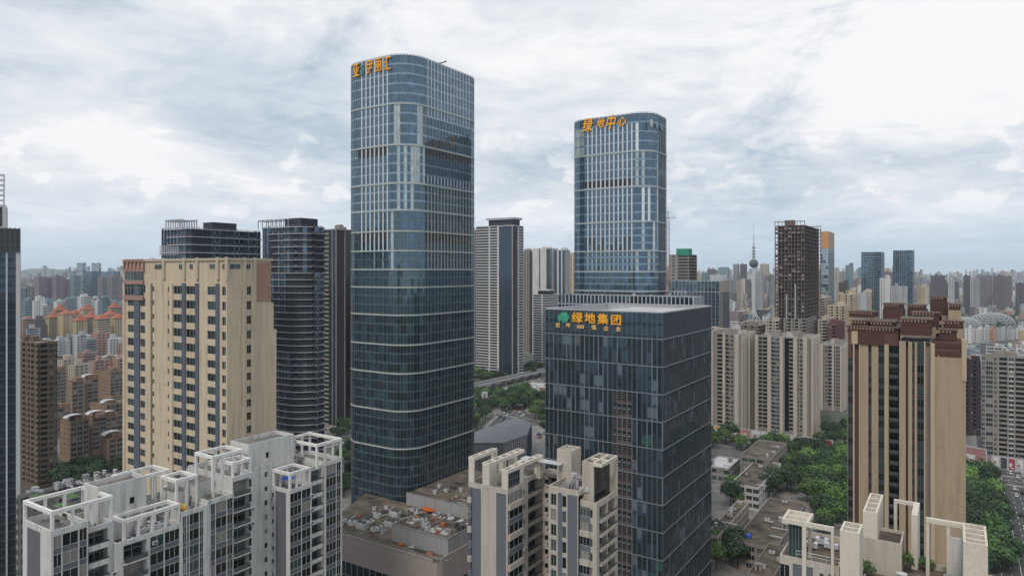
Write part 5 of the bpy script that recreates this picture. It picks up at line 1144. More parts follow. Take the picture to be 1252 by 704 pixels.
# copper topped tower, blue towers
def gtower(label, pxc, Y, pxl, pxr, yt, gl, top=None, name='glass_tower', grp='distant glass towers', base=0, spm='spandrel_blue', toph=0, per=3.2):
    o = pos(pxc, Y); wd, ll = solve(pxc, Y, pxl, pxr); zt_ = zat(yt, Y); t = thing(name, label, 'office tower', (*o, 0), GRID, grp); ll = min(ll, 50)
    def st(j, side, nar, ci, k, nf):
        if top and j == 0: return top, top
        return ('mullion' if nar and hsh(ci, side) < .4 else gl if hsh(j, ci, k) < .7 else 'glass_navy'), None
    th = toph or 8
    curtain(t, col_path(wd, ll, 0, per, .2), [(zt_, zt_ - th, max(1, round(th / 4))), (zt_ - th, 0, max(2, round((zt_ - th) / 4)))], st, spm, 'mullion', lambda s, n: 'mullion', limit=0, sp_h=.9)
    crown(t, col_path(wd, ll, 0, 6, 0), zt_, zt_ - 1, .3, 'mullion', 99); return t
gtower('slim glass tower with a copper-coloured top beside the unfinished tower', 1013, 900, 1003, 1025, 283, 'glass_pale', 'copper', toph=22)
gtower('blue glass tower with stepped parapet, the one nearer the copper-topped tower', 1078, 1150, 1053, 1085.5, 308, 'glass_blue')
gtower('blue glass tower with a plain flat top, paired with the stepped one', 1116, 1150, 1092, 1122, 306, 'glass_blue')
gtower('wide low blue glass office slab behind the red-roofed estate', 140, 2000, 102, 147, 332, 'glass_blue', per=6)
gtower('slim grey glass tower standing before the wide blue office slab', 101, 2050, 94, 105, 321.5, 'glass_pale', per=6)
gtower('short slim grey tower rising over the wide blue office slab', 121, 2150, 112, 123.5, 321.5, 'glass_pale', per=6)
gtower('blue office block at the edge of the dark white-piered tower', 31, 1500, 24, 34, 352, 'glass_blue', per=5)
# tower under construction with green netting, and its crane
blk('pale tower under construction with bare floors', 'unfinished tower', None, 842, 720, 818, 852, 312, 'grey_beige', wide([('w', 822), ('g', 825), ('w', 829), ('k', 842, 'skeleton_dark')], 818), 'k4', fh=3.3, name='unfinished_tower', crown_=2)
cp = [x for x in bpy.data.objects if x.get('label', '').startswith('pale tower under')][0]; mb = MB(); z = zat(312, 720); wd, _ = solve(842, 720, 818, 852)
mb.box(-wd * .62, .2, -.3, -.1, z, z + 7, 'green_net'); mb.box(.1, .3, -.1, 10, z, z + 7, 'green_net'); mb.build('safety_netting', cp)
o = at(816.5, 420, 0); o = pos(816.8, 520); hs = thing('construction_hoist', 'rust-red hoist mast with a jib at the edge of the shorter rounded tower', 'hoist', (*o, 0), GRID); mb = MB(); zt_ = zat(268, 520)
for a, b_ in ((-.9, -.9), (.9, -.9), (-.9, .9), (.9, .9)): mb.bar((a, b_, 0), (a, b_, zt_), .14, 'rust', 4)
for i in range(int(zt_ / 2)): s_ = 1 if i % 2 else -1; mb.bar((-.9 * s_, -.9, i * 2), (.9 * s_, -.9, i * 2 + 2), .08, 'rust', 4); mb.bar((.9, -.9 * s_, i * 2), (.9, .9 * s_, i * 2 + 2), .08, 'rust', 4)
mb.build('mast', hs); mb = MB(); mb.bar((0, 0, zt_), (0, 0, zt_ + 6), .3, 'metal_dark', 4); mb.bar((-3, 0, zt_ + 1), (6, 0, zt_ + 1), .25, 'metal_dark', 4); mb.bar((0, 0, zt_ + 6), (6, 0, zt_ + 1.2), .08, 'metal_dark', 4); mb.bar((0, 0, zt_ + 6), (-3, 0, zt_ + 1.2), .08, 'metal_dark', 4); mb.build('jib', hs)
# broadcast tower
o = pos(921.5, 1500); tv = thing('broadcast_tower', 'slender broadcast tower with a dark sphere and a tall mast', 'broadcast tower', (*o, 0)); u = 1500 / K
mb = MB(); zs_ = zat(322, 1500); mb.cone(0, 0, 22, zs_, 4.2, 2.8, 'metal_pale', 12); mb.build('shaft', tv)
mb = MB(); R_ = 5.4 * u
for i in range(10):
    t0, t1 = -math.pi / 2 + math.pi * i / 10, -math.pi / 2 + math.pi * (i + 1) / 10; mb.cone(0, 0, zs_ + R_ * math.sin(t0), zs_ + R_ * math.sin(t1), R_ * math.cos(t0) + .01, R_ * math.cos(t1) + .01, 'win_grey', 20, cap=False)
mb.build('sphere', tv); mb = MB()
for i in range(12): a = 2 * math.pi * i / 12; mb.bar((R_ * 1.02 * math.cos(a), R_ * 1.02 * math.sin(a), zs_), (.7 * R_ * math.cos(a), .7 * R_ * math.sin(a), zs_ + .72 * R_), .25, 'metal_pale', 4)
mb.build('sphere_frame', tv, kind='stuff')
mb = MB(); h = zs_ + R_
for (z0_, z1_, r0, r1) in ((h - 1, zat(300, 1500), 3.2, 2.4), (zat(300, 1500), zat(290, 1500), 1.8, 1.3), (zat(290, 1500), zat(274, 1500), .8, .3)): mb.cone(0, 0, z0_, z1_, r0, r1, 'metal_pale', 8)
for z in (h + 4, h + 10, h + 16, h + 24): mb.cone(0, 0, z, z + 1.4, 4.2, 4.2, 'metal_dark', 10)
mb.build('mast', tv)
for i in range(8):
    mb = MB(); a = 2 * math.pi * i / 8 + .2; c, s = math.cos(a), math.sin(a)
    for k in range(4):
        r0, r1 = 26 * (1 - k / 4) ** 1.6 + 3.5, 26 * (1 - (k + 1) / 4) ** 1.6 + 3.5; mb.bar((c * r0, s * r0, k * 9), (c * r1, s * r1, k * 9 + 9), .8, 'metal_pale', 5)
        mb.bar((c * r0, s * r0, k * 9), (math.cos(a + .78) * r1, math.sin(a + .78) * r1, k * 9 + 9), .35, 'metal_pale', 4)
    mb.build('leg', tv)
# lattice domes
def dome(label, px, py, wpx, hpx, Y, asp=.6):
    o = pos(px, Y); d = thing('lattice_dome', label, 'dome', (*o, 0), 0, 'lattice domes'); a = wpx / 2 * Y / K; h = hpx * Y / K; mb = MB(); pn = MB(); n, m = 22, 7
    P = lambda i, j: (a * math.cos(2 * math.pi * i / n) * math.cos(math.pi / 2 * j / m), a * asp * math.sin(2 * math.pi * i / n) * math.cos(math.pi / 2 * j / m), h * math.sin(math.pi / 2 * j / m))
    for i in range(n):
        for j in range(m):
            mb.bar(P(i, j), P(i + 1, j + 1), .55, 'frame_white', 4); mb.bar(P(i + 1, j), P(i, j + 1), .55, 'frame_white', 4); mb.bar(P(i, j), P(i + 1, j), .6, 'frame_white', 4)
            s_ = .985; q = [tuple(c * s_ for c in P(*x)) for x in ((i, j), (i + 1, j), (i + 1, j + 1), (i, j + 1))]; pn.quad(*q, 'win_green')
    mb.build('lattice', d); pn.build('glazing', d)
dome('large white lattice dome beyond the tan towers', 1212, 397, 56, 15.5, 1550); dome('small white lattice dome joined to the large one', 1178, 400, 42, 12, 1500)

# ------------------------------------------------------------------ low-rise blocks, hoardings and small places
def lowbox(label, cat, corners_px, z, mat, roof='roof_brown', par=.8, name='low_building', stripe=True, group=None, rect=None):
    """a flat-roofed building on the street grid; two opposite roof corners given as seen in the photograph"""
    if rect: w0, w1, u0, u1 = rect
    else:
        q = [toL(*at(px, py, z)) for px, py in corners_px]; w0, w1 = min(a[0] for a in q), max(a[0] for a in q); u0, u1 = min(a[1] for a in q), max(a[1] for a in q)
    o = frL(w1, u0); t = thing(name, label, cat, (*o, 0), GRID, group); b = Bd(t, False, 0, mat)
    seg(b, -(w1 - w0), 0, 0, u1 - u0, .2, z - par, par, {'F': 'w1 g3 w.6 g3', 'R': 'w1 g2.4 w.8', 'L': 'w2 g2', 'B': 'w2 g2'}, fh=3.8, mat2='grey_panel', roof=roof)
    b.finish(); return t, w1 - w0, u1 - u0
t, w, l = lowbox('flat brown-roofed low building with grey parapets below the tree grove', 'low building', [(897, 660), (985, 615)], 11, 'grey_beige', rect=None); clutter(t, 7, -w + 2, -2, 2, l - 3, 10.3, 51)
b_ = MB(); b_.cone(0, 0, 0, 1.4, 1.2, 1.2, 'blue_tarp', 12); o = b_.build('blue_tank', t); o.location = (-w + 4, 8, 10.3)
t, w, l = lowbox('low building with a dusty brown roof beside the tree grove', 'low building', [(893, 590), (955, 566)], 12, 'pale_wall'); clutter(t, 5, -w + 2, -2, 2, l - 3, 11.3, 52)
t, w, l = lowbox('small grey annex with a pale roof next to the square block', 'low building', [(862, 568), (905, 560)], 9, 'concrete', 'roof_pale'); clutter(t, 4, -w + 1, -2, 1, l - 3, 8.3, 53)
t, w, l = lowbox('dark-fronted upper hall behind the dusty brown roof', 'low building', [(905, 556), (962, 541)], 15, 'grey_beige'); clutter(t, 3, -w + 1, -2, 1, l - 3, 14.3, 54)
t, w, l = lowbox('low building with junk-strewn roof against the square glass block', 'low building', [(862, 652), (916, 613)], 11, 'pier_beige'); clutter(t, 9, -w + 1, -2, 1, l - 3, 10.3, 55)
t, w, l = lowbox('low hall with a rusty rear wall beside the portal-framed block', 'low building', [(914, 700), (968, 668)], 13, 'grey_beige'); clutter(t, 4, -w + 1, -2, 1, l - 3, 12.3, 56)
t, w, l = lowbox('flat service building with roof plots behind the white slab', 'low building', [(22, 606), (150, 574)], 38, 'old_concrete', 'roof_tile'); clutter(t, 26, -w + 3, -3, 2, l - 3, 37.3, 57)
for i in range(5):
    m_ = MB(); m_.box(0, 7, 0, 4, 0, .5, 'old_concrete', 'leaf_mid'); o = m_.build('roof_garden', t); o.location = (-w + 4 + i * 9, 3 + (i % 2) * 6, 37.25)
t, w, l = lowbox('dark entrance canopy at the foot of the white-piered glass tower', 'canopy', [(-30, 640), (14, 632)], 8, 'dark_stone', 'roof_grey', name='entrance_canopy')
# hall with a pitched grey roof by the boulevard
pts = [at(*p, 19) for p in ((578, 529), (631, 509.5), (650, 517), (644, 531), (616, 541), (570, 541))]
hall = thing('exhibition_hall', 'grey metal-roofed hall with an angular plan beside the boulevard', 'hall', (pts[0][0], pts[0][1], 0)); mb = MB(); q0 = pts[0]; pl_ = [(p[0] - q0[0], p[1] - q0[1]) for p in reversed(pts)]
mb.prism(pl_, 0, 17.5, 'concrete'); mb.build('wall', hall); plain('sheet_roof', (.17, .17, .185), .7, .1, .1, .1); mb = MB(); mb.prism(pl_, 17.5, 19, 'sheet_roof'); mb.build('roof', hall)
mb = MB(); cxm = sum(p[0] for p in pl_) / 6; cym = sum(p[1] for p in pl_) / 6
for i in range(6):
    a, c = Vector(pl_[i]), Vector(pl_[(i + 1) % 6]); n = max(2, int((c - a).length / 2.2))
    for k in range(n): p = a + (c - a) * ((k + .5) / n); d = (p - Vector((cxm, cym))).normalized() * .15; mb.box(p.x + d.x - .2, p.x + d.x + .2, p.y + d.y - .2, p.y + d.y + .2, 0, 17.4, 'mullion_dark')
mb.build('wall_fin', hall, kind='stuff')
# totem with writing
o = at(592.5, 503, 0); tt = thing('sign_totem', 'white upright advertising totem standing in the boulevard trees', 'sign', (*o, 0)); mb = MB(); mb.box(-2.6, 2.6, -.5, .5, 0, 17, 'frame_white'); mb.build('panel', tt)
for i, ch in enumerate('绿地金融中心'): char(tt, ch, 0, -.55, 14.6 - i * 2.3, 0, 2.1, 'metal_dark', 1.0, .03)
# hoardings along the elevated way
def hoarding(label, x0, y0, x1, y1, h, colors, group='advertising hoardings', base=0.0):
    a, c = Vector((x0, y0)), Vector((x1, y1)); d = c - a; L = d.length; t = thing('hoarding', label, 'hoarding', (x0, y0, base), math.atan2(d.y, d.x), group); n = len(colors); p = L / n
    for i, m in enumerate(colors):
        mb = MB(); mb.box(i * p + .5, i * p + p - .5, -.15, .1, 1.0, h - .6, m); mb.build('billboard_panel', t)
        if m != 'metal_dark':
            k = MB(); k.box(i * p + p * .2, i * p + p * .55, -.19, -.151, h * .35, h * .6, 'white_board' if m != 'white_board' else 'pink_board'); k.box(i * p + p * .25, i * p + p * .8, -.19, -.151, h * .22, h * .27, 'white_board' if m != 'white_board' else 'metal_dark'); k.build('billboard_print', t, kind='stuff')
    mb = MB()
    for i in range(n + 1): mb.box(i * p - .3, i * p + .3, -.3, .3, 0, h, 'frame_white')
    mb.box(0, L, -.25, .25, h - .5, h, 'frame_white'); mb.box(0, L, -.2, .2, .3, .7, 'frame_white'); mb.build('frame', t)
pA, pB = at(862, 530, 0), at(1018, 552, 0)
hoarding('long row of yellow, pink and white billboards in front of the grey estate', *pA, *pB, 7.6, ['metal_dark', 'yellow_paint', 'metal_dark', 'pink_board', 'pink_board', 'white_board', 'white_board', 'pink_board', 'red_paint', 'white_board', 'metal_dark', 'white_board', 'red_paint'])
pA, pB = at(1176, 567, 0), at(1206, 573, 0); hoarding('large pale pink billboard beside the tan towers', *pA, *pB, 12, ['pink_board'], base=0)
pA, pB = at(1213, 572, 0), at(1262, 580, 0); hoarding('white-framed billboards with a crimson one below the balconied slab', *pA, *pB, 8, ['white_board', 'metal_dark', 'red_paint', 'white_board', 'red_paint'])
# viaduct beyond the boulevard
va, vb = Vector(at(560, 484, 0)), Vector(at(670, 458, 0)); d = vb - va; t = thing('viaduct', 'pale concrete viaduct crossing beyond the boulevard trees', 'viaduct', (*va, 0), math.atan2(d.y, d.x)); L = d.length
mb = MB(); mb.box(0, L, -5, 5, 5.5, 6.8, 'pale_wall', 'asphalt'); mb.build('deck', t); mb = MB(); mb.box(0, L, -5.2, -4.9, 6.8, 8.0, 'pale_wall'); mb.box(0, L, 4.9, 5.2, 6.8, 8.0, 'pale_wall'); mb.build('parapet', t)
for i in range(int(L / 18)): mb = MB(); mb.box(i * 18 + 4, i * 18 + 6, -3, 3, 0, 5.5, 'concrete'); mb.build('pillar', t)
for i, (px, py, w_, d_, h_, m_) in enumerate(((632, 478, 26, 10, 5, 'white_board'), (646, 474, 18, 9, 4.5, 'frame_white'), (655, 480, 12, 8, 6, 'orange_stone'), (614, 480, 20, 8, 4, 'pale_wall'))):
    o = at(px, py); t = thing('site_cabin', ('long white', 'short white', 'orange', 'pale grey')[i] + ' site cabin on the construction yard by the boulevard', 'site cabin', (*o, 0), GRID, 'site cabins'); mb = MB(); mb.box(0, w_, 0, d_, 0, h_, m_, 'roof_pale'); mb.build('wall', t); mb = MB()
    for k in range(int(w_ / 3)): mb.box(.8 + k * 3, 2.2 + k * 3, -.06, 0, 1, 2.6, 'win_dark')
    mb.build('window_pane', t, kind='stuff')

# ------------------------------------------------------------------ estates further off
FW = {}
pal = {'pale grey': (.42, .43, .45), 'white': (.58, .58, .58), 'mauve': (.24, .19, .21), 'brown': (.15, .11, .105), 'beige': (.42, .36, .29), 'salmon': (.36, .22, .18), 'grey': (.25, .26, .28), 'teal-grey': (.20, .28, .31), 'dark plum': (.075, .055, .065), 'sandy': (.46, .37, .25)}
for i, (k_, c_) in enumerate(pal.items()): far_wall('far_' + k_, c_, pw=3.6 + .5 * (i % 3), ph=3.1, fx=.42 + .05 * (i % 3), fz=.5); far_wall('farb_' + k_, c_, pw=9, ph=3.1, fz=.5, bands=True)
cnt = {}
items = []
def est_block(colr, where, px, Y, wpx, ytop, depth=14, roofcol=None, rz=None, kind=None, form=None):
    items.append(dict(colr=colr, where=where, px=px, Y=Y, w=wpx * Y / K, h=zat(ytop, Y), depth=depth, roof=roofcol, rz=GRID if rz is None else rz))
R = random.Random(23)
# red-roofed beige estate
for px, w_, yt, Y in ((58, 12, 388, 1010), (74, 14, 384, 1000), (91, 10, 392, 980), (104, 13, 388, 1000), (117, 12, 390, 960), (128, 12, 385, 1020), (138, 10, 389, 985), (147, 9, 388, 1010), (66, 8, 379, 1060), (100, 8, 378, 1070), (134, 9, 376, 1080), (86, 8, 383, 1090)): est_block('sandy', 'of the red-roofed estate', px, Y, w_, yt, 16, 'orange_roof')
for px, w_, yt, Y, c_ in ((66, 12, 416, 800, 'pale grey'), (78, 11, 413, 815, 'grey'), (92, 13, 410, 810, 'pale grey'), (103, 8, 417, 790, 'grey'), (99, 9, 432, 700, 'salmon'), (74, 12, 440, 690, 'beige'), (112, 10, 441, 680, 'salmon'), (124, 12, 436, 700, 'beige'), (141, 12, 438, 690, 'salmon'), (58, 10, 436, 720, 'grey'), (88, 9, 446, 650, 'beige'), (116, 13, 407, 800, 'salmon'), (132, 14, 414, 805, 'pale grey'), (146, 12, 420, 770, 'salmon'), (50, 14, 418, 830, 'pale grey')): est_block(c_, 'among the stepped blocks under the red-roofed estate', px, Y, w_, yt, 16)
for i in range(22): est_block(R.choice(('white', 'pale grey', 'teal-grey', 'white')), 'in the pale rows behind the red-roofed estate', 27 + i * 5.7 + R.uniform(-2, 2), R.uniform(1250, 1500), R.uniform(6, 11), R.uniform(362, 374), 14)
for px, w_, yt, c_ in ((45, 13, 338, 'mauve'), (56, 10, 340, 'mauve'), (66, 10, 337, 'mauve'), (74, 7, 341, 'mauve'), (81, 6, 341, 'white'), (88, 9, 337, 'teal-grey'), (122, 12, 339, 'mauve'), (134, 12, 337, 'mauve'), (145, 9, 340, 'mauve'), (31, 9, 362, 'brown'), (38, 8, 352, 'brown')): est_block(c_, 'of the tall group below the hill', px, R.uniform(1750, 1950), w_, yt, 20)
for i in range(16): est_block(R.choice(('grey', 'brown', 'pale grey', 'salmon')), 'in the low streets beside the white-piered tower', R.uniform(26, 55), R.uniform(860, 1250), R.uniform(5, 12), R.uniform(388, 408), 12)
for i in range(14): est_block(R.choice(('white', 'pale grey', 'beige', 'grey', 'teal-grey')), 'around the foot of the broadcast tower', R.uniform(852, 946), R.uniform(1600, 2400), R.uniform(6, 13), R.uniform(330, 352), 16)
for px, w_, yt, c_ in ((899.5, 7, 323, 'grey'), (908.5, 8, 323, 'dark plum'), (884, 14, 327, 'teal-grey'), (934, 11, 323, 'beige'), (869, 10, 329, 'brown'), (941, 9, 336, 'mauve'), (877, 24, 336, 'pale grey')): est_block(c_, 'on the skyline by the broadcast tower', px, R.uniform(2300, 2600), w_, yt, 18)
for px, w_, yt, c_ in ((1146, 17, 337, 'dark plum'), (1182, 8, 337, 'dark plum'), (1203, 20, 337, 'mauve'), (1222, 14, 337, 'brown'), (1233, 8, 338, 'brown'), (1248, 10, 346, 'dark plum'), (1194, 8, 340, 'grey'), (1131, 10, 350, 'beige'), (1163, 7, 341, 'white'), (1189, 5, 342, 'white')): est_block(c_, 'of the dark group behind the lattice domes', px, R.uniform(1850, 2050), w_, yt, 26)
for px, w_, yt, c_ in ((1082, 13, 340, 'white'), (1099, 20, 350, 'pale grey'), (1086, 8, 352, 'grey'), (1038, 9, 324, 'teal-grey'), (1031, 11, 345, 'dark plum'), (1066, 10, 352, 'beige'), (1040, 12, 355, 'sandy'), (1127, 9, 350, 'sandy')): est_block(c_, 'at the feet of the blue glass towers', px, R.uniform(1020, 1100) if w_ > 10 else R.uniform(1250, 1500), w_, yt, 14)
for i, (px, c_) in enumerate(((1184, 'white'), (1194, 'white'), (1204, 'white'), (1214, 'salmon'), (1224, 'pale grey'), (1236, 'pale grey'), (1247, 'white'))): est_block(c_, 'in the short row under the lattice domes', px, 1150 + 12 * i, 9, 401 + (i % 2), 12)
for i in range(30): est_block(R.choice(('pale grey', 'grey', 'white', 'beige', 'salmon', 'teal-grey')), 'in the low quarter beyond the balconied slab', R.uniform(1183, 1256), R.uniform(640, 1060), R.uniform(8, 20), R.uniform(418, 440), 12)
for i in range(16): est_block(R.choice(('beige', 'sandy', 'pale grey')), 'crowding behind the second estate row', R.uniform(1000, 1100), R.uniform(850, 1200), R.uniform(8, 14), R.uniform(352, 385), 14)
for i in range(10): est_block(R.choice(('pale grey', 'beige', 'grey')), 'seen across the boulevard', R.uniform(580, 700), R.uniform(1100, 1600), R.uniform(8, 14), R.uniform(335, 375), 14)
ORD = ['tallest', 'second tallest', 'third tallest', 'fourth tallest', 'fifth tallest', 'sixth tallest', 'seventh tallest', 'eighth tallest', 'ninth tallest', 'tenth tallest', 'eleventh tallest', 'twelfth tallest', 'thirteenth tallest', 'fourteenth tallest']
bykey = {}
for it in items: bykey.setdefault((it['colr'], it['where']), []).append(it)
for (c_, wh), lst in bykey.items():
    lst.sort(key=lambda i: -i['h'])
    for n_, it in enumerate(lst): it['label'] = ((ORD[min(n_, 13)] + ' ') if len(lst) > 1 else '') + c_ + ' block ' + wh
seen_l = {}
for it in items:
    Y, h, w_, d_ = it['Y'], max(9, it['h']), it['w'] * .86, it['depth']; o = pos(it['px'], Y); m = ('farb_' if R.random() < .3 else 'far_') + it['colr']
    t = thing('city_block', it['label'], 'building', (*o, 0), it['rz'], it['where'].replace('of the ', '').replace('in the ', '').replace('among the ', '')); mb = MB(); w_ = max(w_, 10)
    mb.box(-w_ / 2, w_ / 2, 0, d_, 0, h, m, it['roof'] or R.choice(('roof_grey', 'roof_tile', 'roof_pale')))
    n = max(2, int(w_ / 9))
    for i in range(n + 1): x = -w_ / 2 + (w_ - .8) * i / n; mb.box(x, x + .8, -.8, 0, 0, h + .6, 'far_plain_' + it['colr'] if 'far_plain_' + it['colr'] in MATS else (plain('far_plain_' + it['colr'], tuple(min(.62, v * 1.1) for v in pal[it['colr']]), .8), 'far_plain_' + it['colr'])[1])
    mb.build('wall', t); mb = MB()
    if it['roof']:
        k = len(mb.v); e = 1.4; mb.v += [(-w_ / 2 - e, -e, h), (w_ / 2 + e, -e, h), (w_ / 2 + e, d_ + e, h), (-w_ / 2 - e, d_ + e, h), (-w_ * .15, d_ / 2, h + 6), (w_ * .15, d_ / 2, h + 6)]
        for f in ((0, 1, 5, 4), (2, 3, 4, 5)): mb.f.append(tuple(k + i for i in f)); mb.m.append('orange_roof')
        for f in ((1, 2, 5), (3, 0, 4)): mb.f.append(tuple(k + i for i in f)); mb.m.append('orange_roof')
        if R.random() < .5: mb.cone(0, d_ / 2, h, h + 5, 3.4, 3.4, 'far_plain_sandy', 6); mb.cone(0, d_ / 2, h + 5, h + 10, 4.2, .1, 'orange_roof', 6)
        mb.build('roof', t)
    else:
        for i in range(R.randint(1, 3)): x = R.uniform(-w_ * .35, w_ * .25); mb.box(x, x + R.uniform(3, 6), 3, R.uniform(6, 10), h, h + R.uniform(2, 5), 'far_plain_' + it['colr'])
        mb.build('roof_hut', t, kind='stuff')
# the rest of the city, out to the horizon, reads as one mass
mb = MB(); names = [k for k in MATS if k.startswith('far_') and not k.startswith('far_plain')]
def city(n, y0, y1, hfun, xspan=.86):
    for i in range(n):
        Y = y0 + (y1 - y0) * R.random() ** .8; X = R.uniform(-xspan, xspan) * Y; cl = mnoise.noise(Vector((X / 900, Y / 900, 3.1))); h = hfun(cl); w_, d_ = R.uniform(12, 34), R.uniform(12, 22)
        k = X / Y * K + HX
        if Y < 1500 and 560 < k < 720 and Y < 1100: continue
        if 1150 < k < 1250 and Y < 1800: continue
        c, s = math.cos(GRID), math.sin(GRID); m = R.choice(names); rf = 'roof_grey' if R.random() < .6 else 'roof_pale'
        n0 = len(mb.v)
        for z in (0, h):
            for a, b in ((-w_ / 2, 0), (w_ / 2, 0), (w_ / 2, d_), (-w_ / 2, d_)): mb.v.append((X + a * c - b * s, Y + a * s + b * c, z))
        for f in ((0, 1, 5, 4), (1, 2, 6, 5), (2, 3, 7, 6), (3, 0, 4, 7)): mb.f.append(tuple(n0 + q for q in f)); mb.m.append(m)
        mb.f.append((n0 + 4, n0 + 5, n0 + 6, n0 + 7)); mb.m.append(rf)
        if R.random() < .5: mb.box(X - 2.5, X + 2.5, Y + 4, Y + 9, h, h + R.uniform(2, 5), m)
city(1500, 1000, 2400, lambda c: R.uniform(12, 30) + max(0, c) * 60)
city(2600, 2000, 4800, lambda c: R.uniform(14, 45) + max(0, c + .1) * 120)
city(2600, 4000, 8800, lambda c: R.uniform(20, 80) + max(0, c + .15) * 170)
o = mb.build('distant_city'); o['kind'] = 'stuff'; o['label'] = 'hazy mass of city blocks reaching to the horizon'
# hill on the horizon
mb = MB(); hm, t_, p_ = _mat('hill'); p_.inputs['Base Color'].default_value = (.05, .08, .05, 1); MATS['hill'] = hm
def ridge(px0, px1, Y, hp, depth=900):
    n = 24; pts = []
    for i in range(n + 1):
        f = i / n; x = (px0 + (px1 - px0) * f - HX) / K * Y; h = hp * Y / K * math.sin(math.pi * f) ** .7 * (.8 + .25 * mnoise.noise(Vector((f * 5, 1, 2)))); pts.append((x, h))
    k = len(mb.v)
    for x, h in pts: mb.v += [(x, Y - depth, 0), (x, Y, CAMZ + h), (x, Y + depth, 0)]
    for i in range(n):
        a = k + i * 3; mb.f += [(a, a + 3, a + 4, a + 1), (a + 1, a + 4, a + 5, a + 2)]; mb.m += ['hill', 'hill']
ridge(18, 92, 8900, 5.0, 400); ridge(-180, 40, 8950, 2.5, 400); o = mb.build('hill'); o['kind'] = 'structure'

# ------------------------------------------------------------------ trees
def leaf_cloud(mb, cx, cy, cz, rx, ry, rz_, n, size, m, r, lump=.35):
    off = Vector((r.uniform(0, 50), r.uniform(0, 50), 0))
    for _ in range(n):
        a = r.uniform(0, 2 * math.pi); q = r.uniform(-.55, 1); s = math.sqrt(max(0, 1 - q * q)); d = Vector((s * math.cos(a), s * math.sin(a), q))
        k = 1 + lump * 1.6 * mnoise.noise(d * 1.9 + off) + lump * .8 * mnoise.noise(d * 4.5 + off); rad = k * (r.random() ** .35 if r.random() < .35 else r.uniform(.86, 1.04))
        p = Vector((cx + d.x * rx * rad, cy + d.y * ry * rad, cz + d.z * rz_ * rad)); nn = (d + Vector((r.uniform(-1, 1), r.uniform(-1, 1), r.uniform(-.3, 1.1))) * .8).normalized()
        u = nn.orthogonal().normalized(); v = nn.cross(u); t = r.uniform(0, 6.28); u, v = u * math.cos(t) + v * math.sin(t), v * math.cos(t) - u * math.sin(t); z = size * r.uniform(.6, 1.3)
        mb.quad(tuple(p - u * z - v * z * .5), tuple(p + u * z - v * z * .6), tuple(p + u * z * .7 + v * z * .6), tuple(p - u * z * .8 + v * z * .55), m)
def tree_proto(h, rad, leaf, seed, n=2000):
    r = random.Random(seed); tb = MB(); th_ = h * .42; tb.cone(0, 0, 0, th_, .28, .18, 'bark', 7)
    cb = MB(); k = 5 + r.randrange(3)
    cl = [(0, 0, h * .68, rad * .75, h * .30)]
    for i in range(k): a = 2 * math.pi * i / k + r.uniform(-.4, .4); d = rad * r.uniform(.40, .62); cl.append((d * math.cos(a), d * math.sin(a), h * r.uniform(.48, .74), rad * r.uniform(.38, .56), h * r.uniform(.16, .24)))
    for c in cl: tb.bar((0, 0, th_ * .8), (c[0] * .8, c[1] * .8, c[2]), .09, 'bark', 5)
    for c in cl: leaf_cloud(cb, c[0], c[1], c[2], c[3], c[3], c[4], n // len(cl), .36, leaf, r)
    return cb.mesh('crown'), tb.mesh('trunk')
PROTO = {}
for lf in ('leaf_dark', 'leaf_mid', 'leaf_bright'):
    PROTO[lf] = [tree_proto(h_, r_, lf, i * 7 + len(lf)) for i, (h_, r_) in enumerate(((10, 4.6), (12, 5.2), (8.5, 4.0), (11, 4.0)))]
LN = {'leaf_dark': 'dark green', 'leaf_mid': 'mid-green', 'leaf_bright': 'bright green'}
def tree(x, y, z, s, lf, where, group):
    ip = rnd.randrange(4); cm, tm = PROTO[lf][ip]; szw = 'small ' if s < .93 else 'tall ' if s > 1.13 else ''; t = thing('broadleaf_tree', (szw if s > .5 else '') + ('rounded', 'broad', 'compact', 'narrow')[ip] + ' ' + LN[lf] + ' tree ' + where, 'tree', (x, y, z), rnd.uniform(0, 6.28), group + ', ' + LN[lf]); t.scale = (s * rnd.uniform(.9, 1.1), s * rnd.uniform(.9, 1.1), s * rnd.uniform(.85, 1.15))
    inst('crown', cm, t, (0, 0, 0)); inst('trunk', tm, t, (0, 0, 0)); return t
def grove(poly, n, where, group, smin=.8, smax=1.25, mix=(.55, .33, .12), gap=5.2, avoid=()):
    P = [at(*p) for p in poly]; xs_ = [p[0] for p in P]; ys_ = [p[1] for p in P]; got = []; tries = 0
    def inside(x, y):
        c = False; j = len(P) - 1
        for i in range(len(P)):
            if (P[i][1] > y) != (P[j][1] > y) and x < (P[j][0] - P[i][0]) * (y - P[i][1]) / (P[j][1] - P[i][1]) + P[i][0]: c = not c
            j = i
        return c
    while len(got) < n and tries < n * 60:
        tries += 1; x, y = rnd.uniform(min(xs_), max(xs_)), rnd.uniform(min(ys_), max(ys_))
        if not inside(x, y) or any((x - a) ** 2 + (y - b) ** 2 < gap * gap for a, b in got): continue
        got.append((x, y)); q = rnd.random(); lf = 'leaf_dark' if q < mix[0] else 'leaf_mid' if q < mix[0] + mix[1] else 'leaf_bright'; tree(x, y, 0, rnd.uniform(smin, smax), lf, where, group)
grove([(957, 566), (1046, 556), (1046, 655), (1003, 655), (985, 612), (962, 600)], 66, 'in the grove beside the tan towers', 'grove beside the tan towers', gap=6.3, mix=(.4, .38, .22))
grove([(868, 537), (1010, 553), (1035, 566), (960, 566), (868, 556)], 26, 'behind the low brown-roofed buildings', 'trees behind the low buildings')
grove([(880, 622), (940, 615), (945, 603), (890, 606)], 7, 'between the low brown roofs', 'trees between the low roofs', 1, 1.3)
grove([(872, 701), (905, 704), (905, 668), (872, 664)], 6, 'in the courtyard at the foot of the square block', 'courtyard trees', .9, 1.3, (.4, .3, .3))
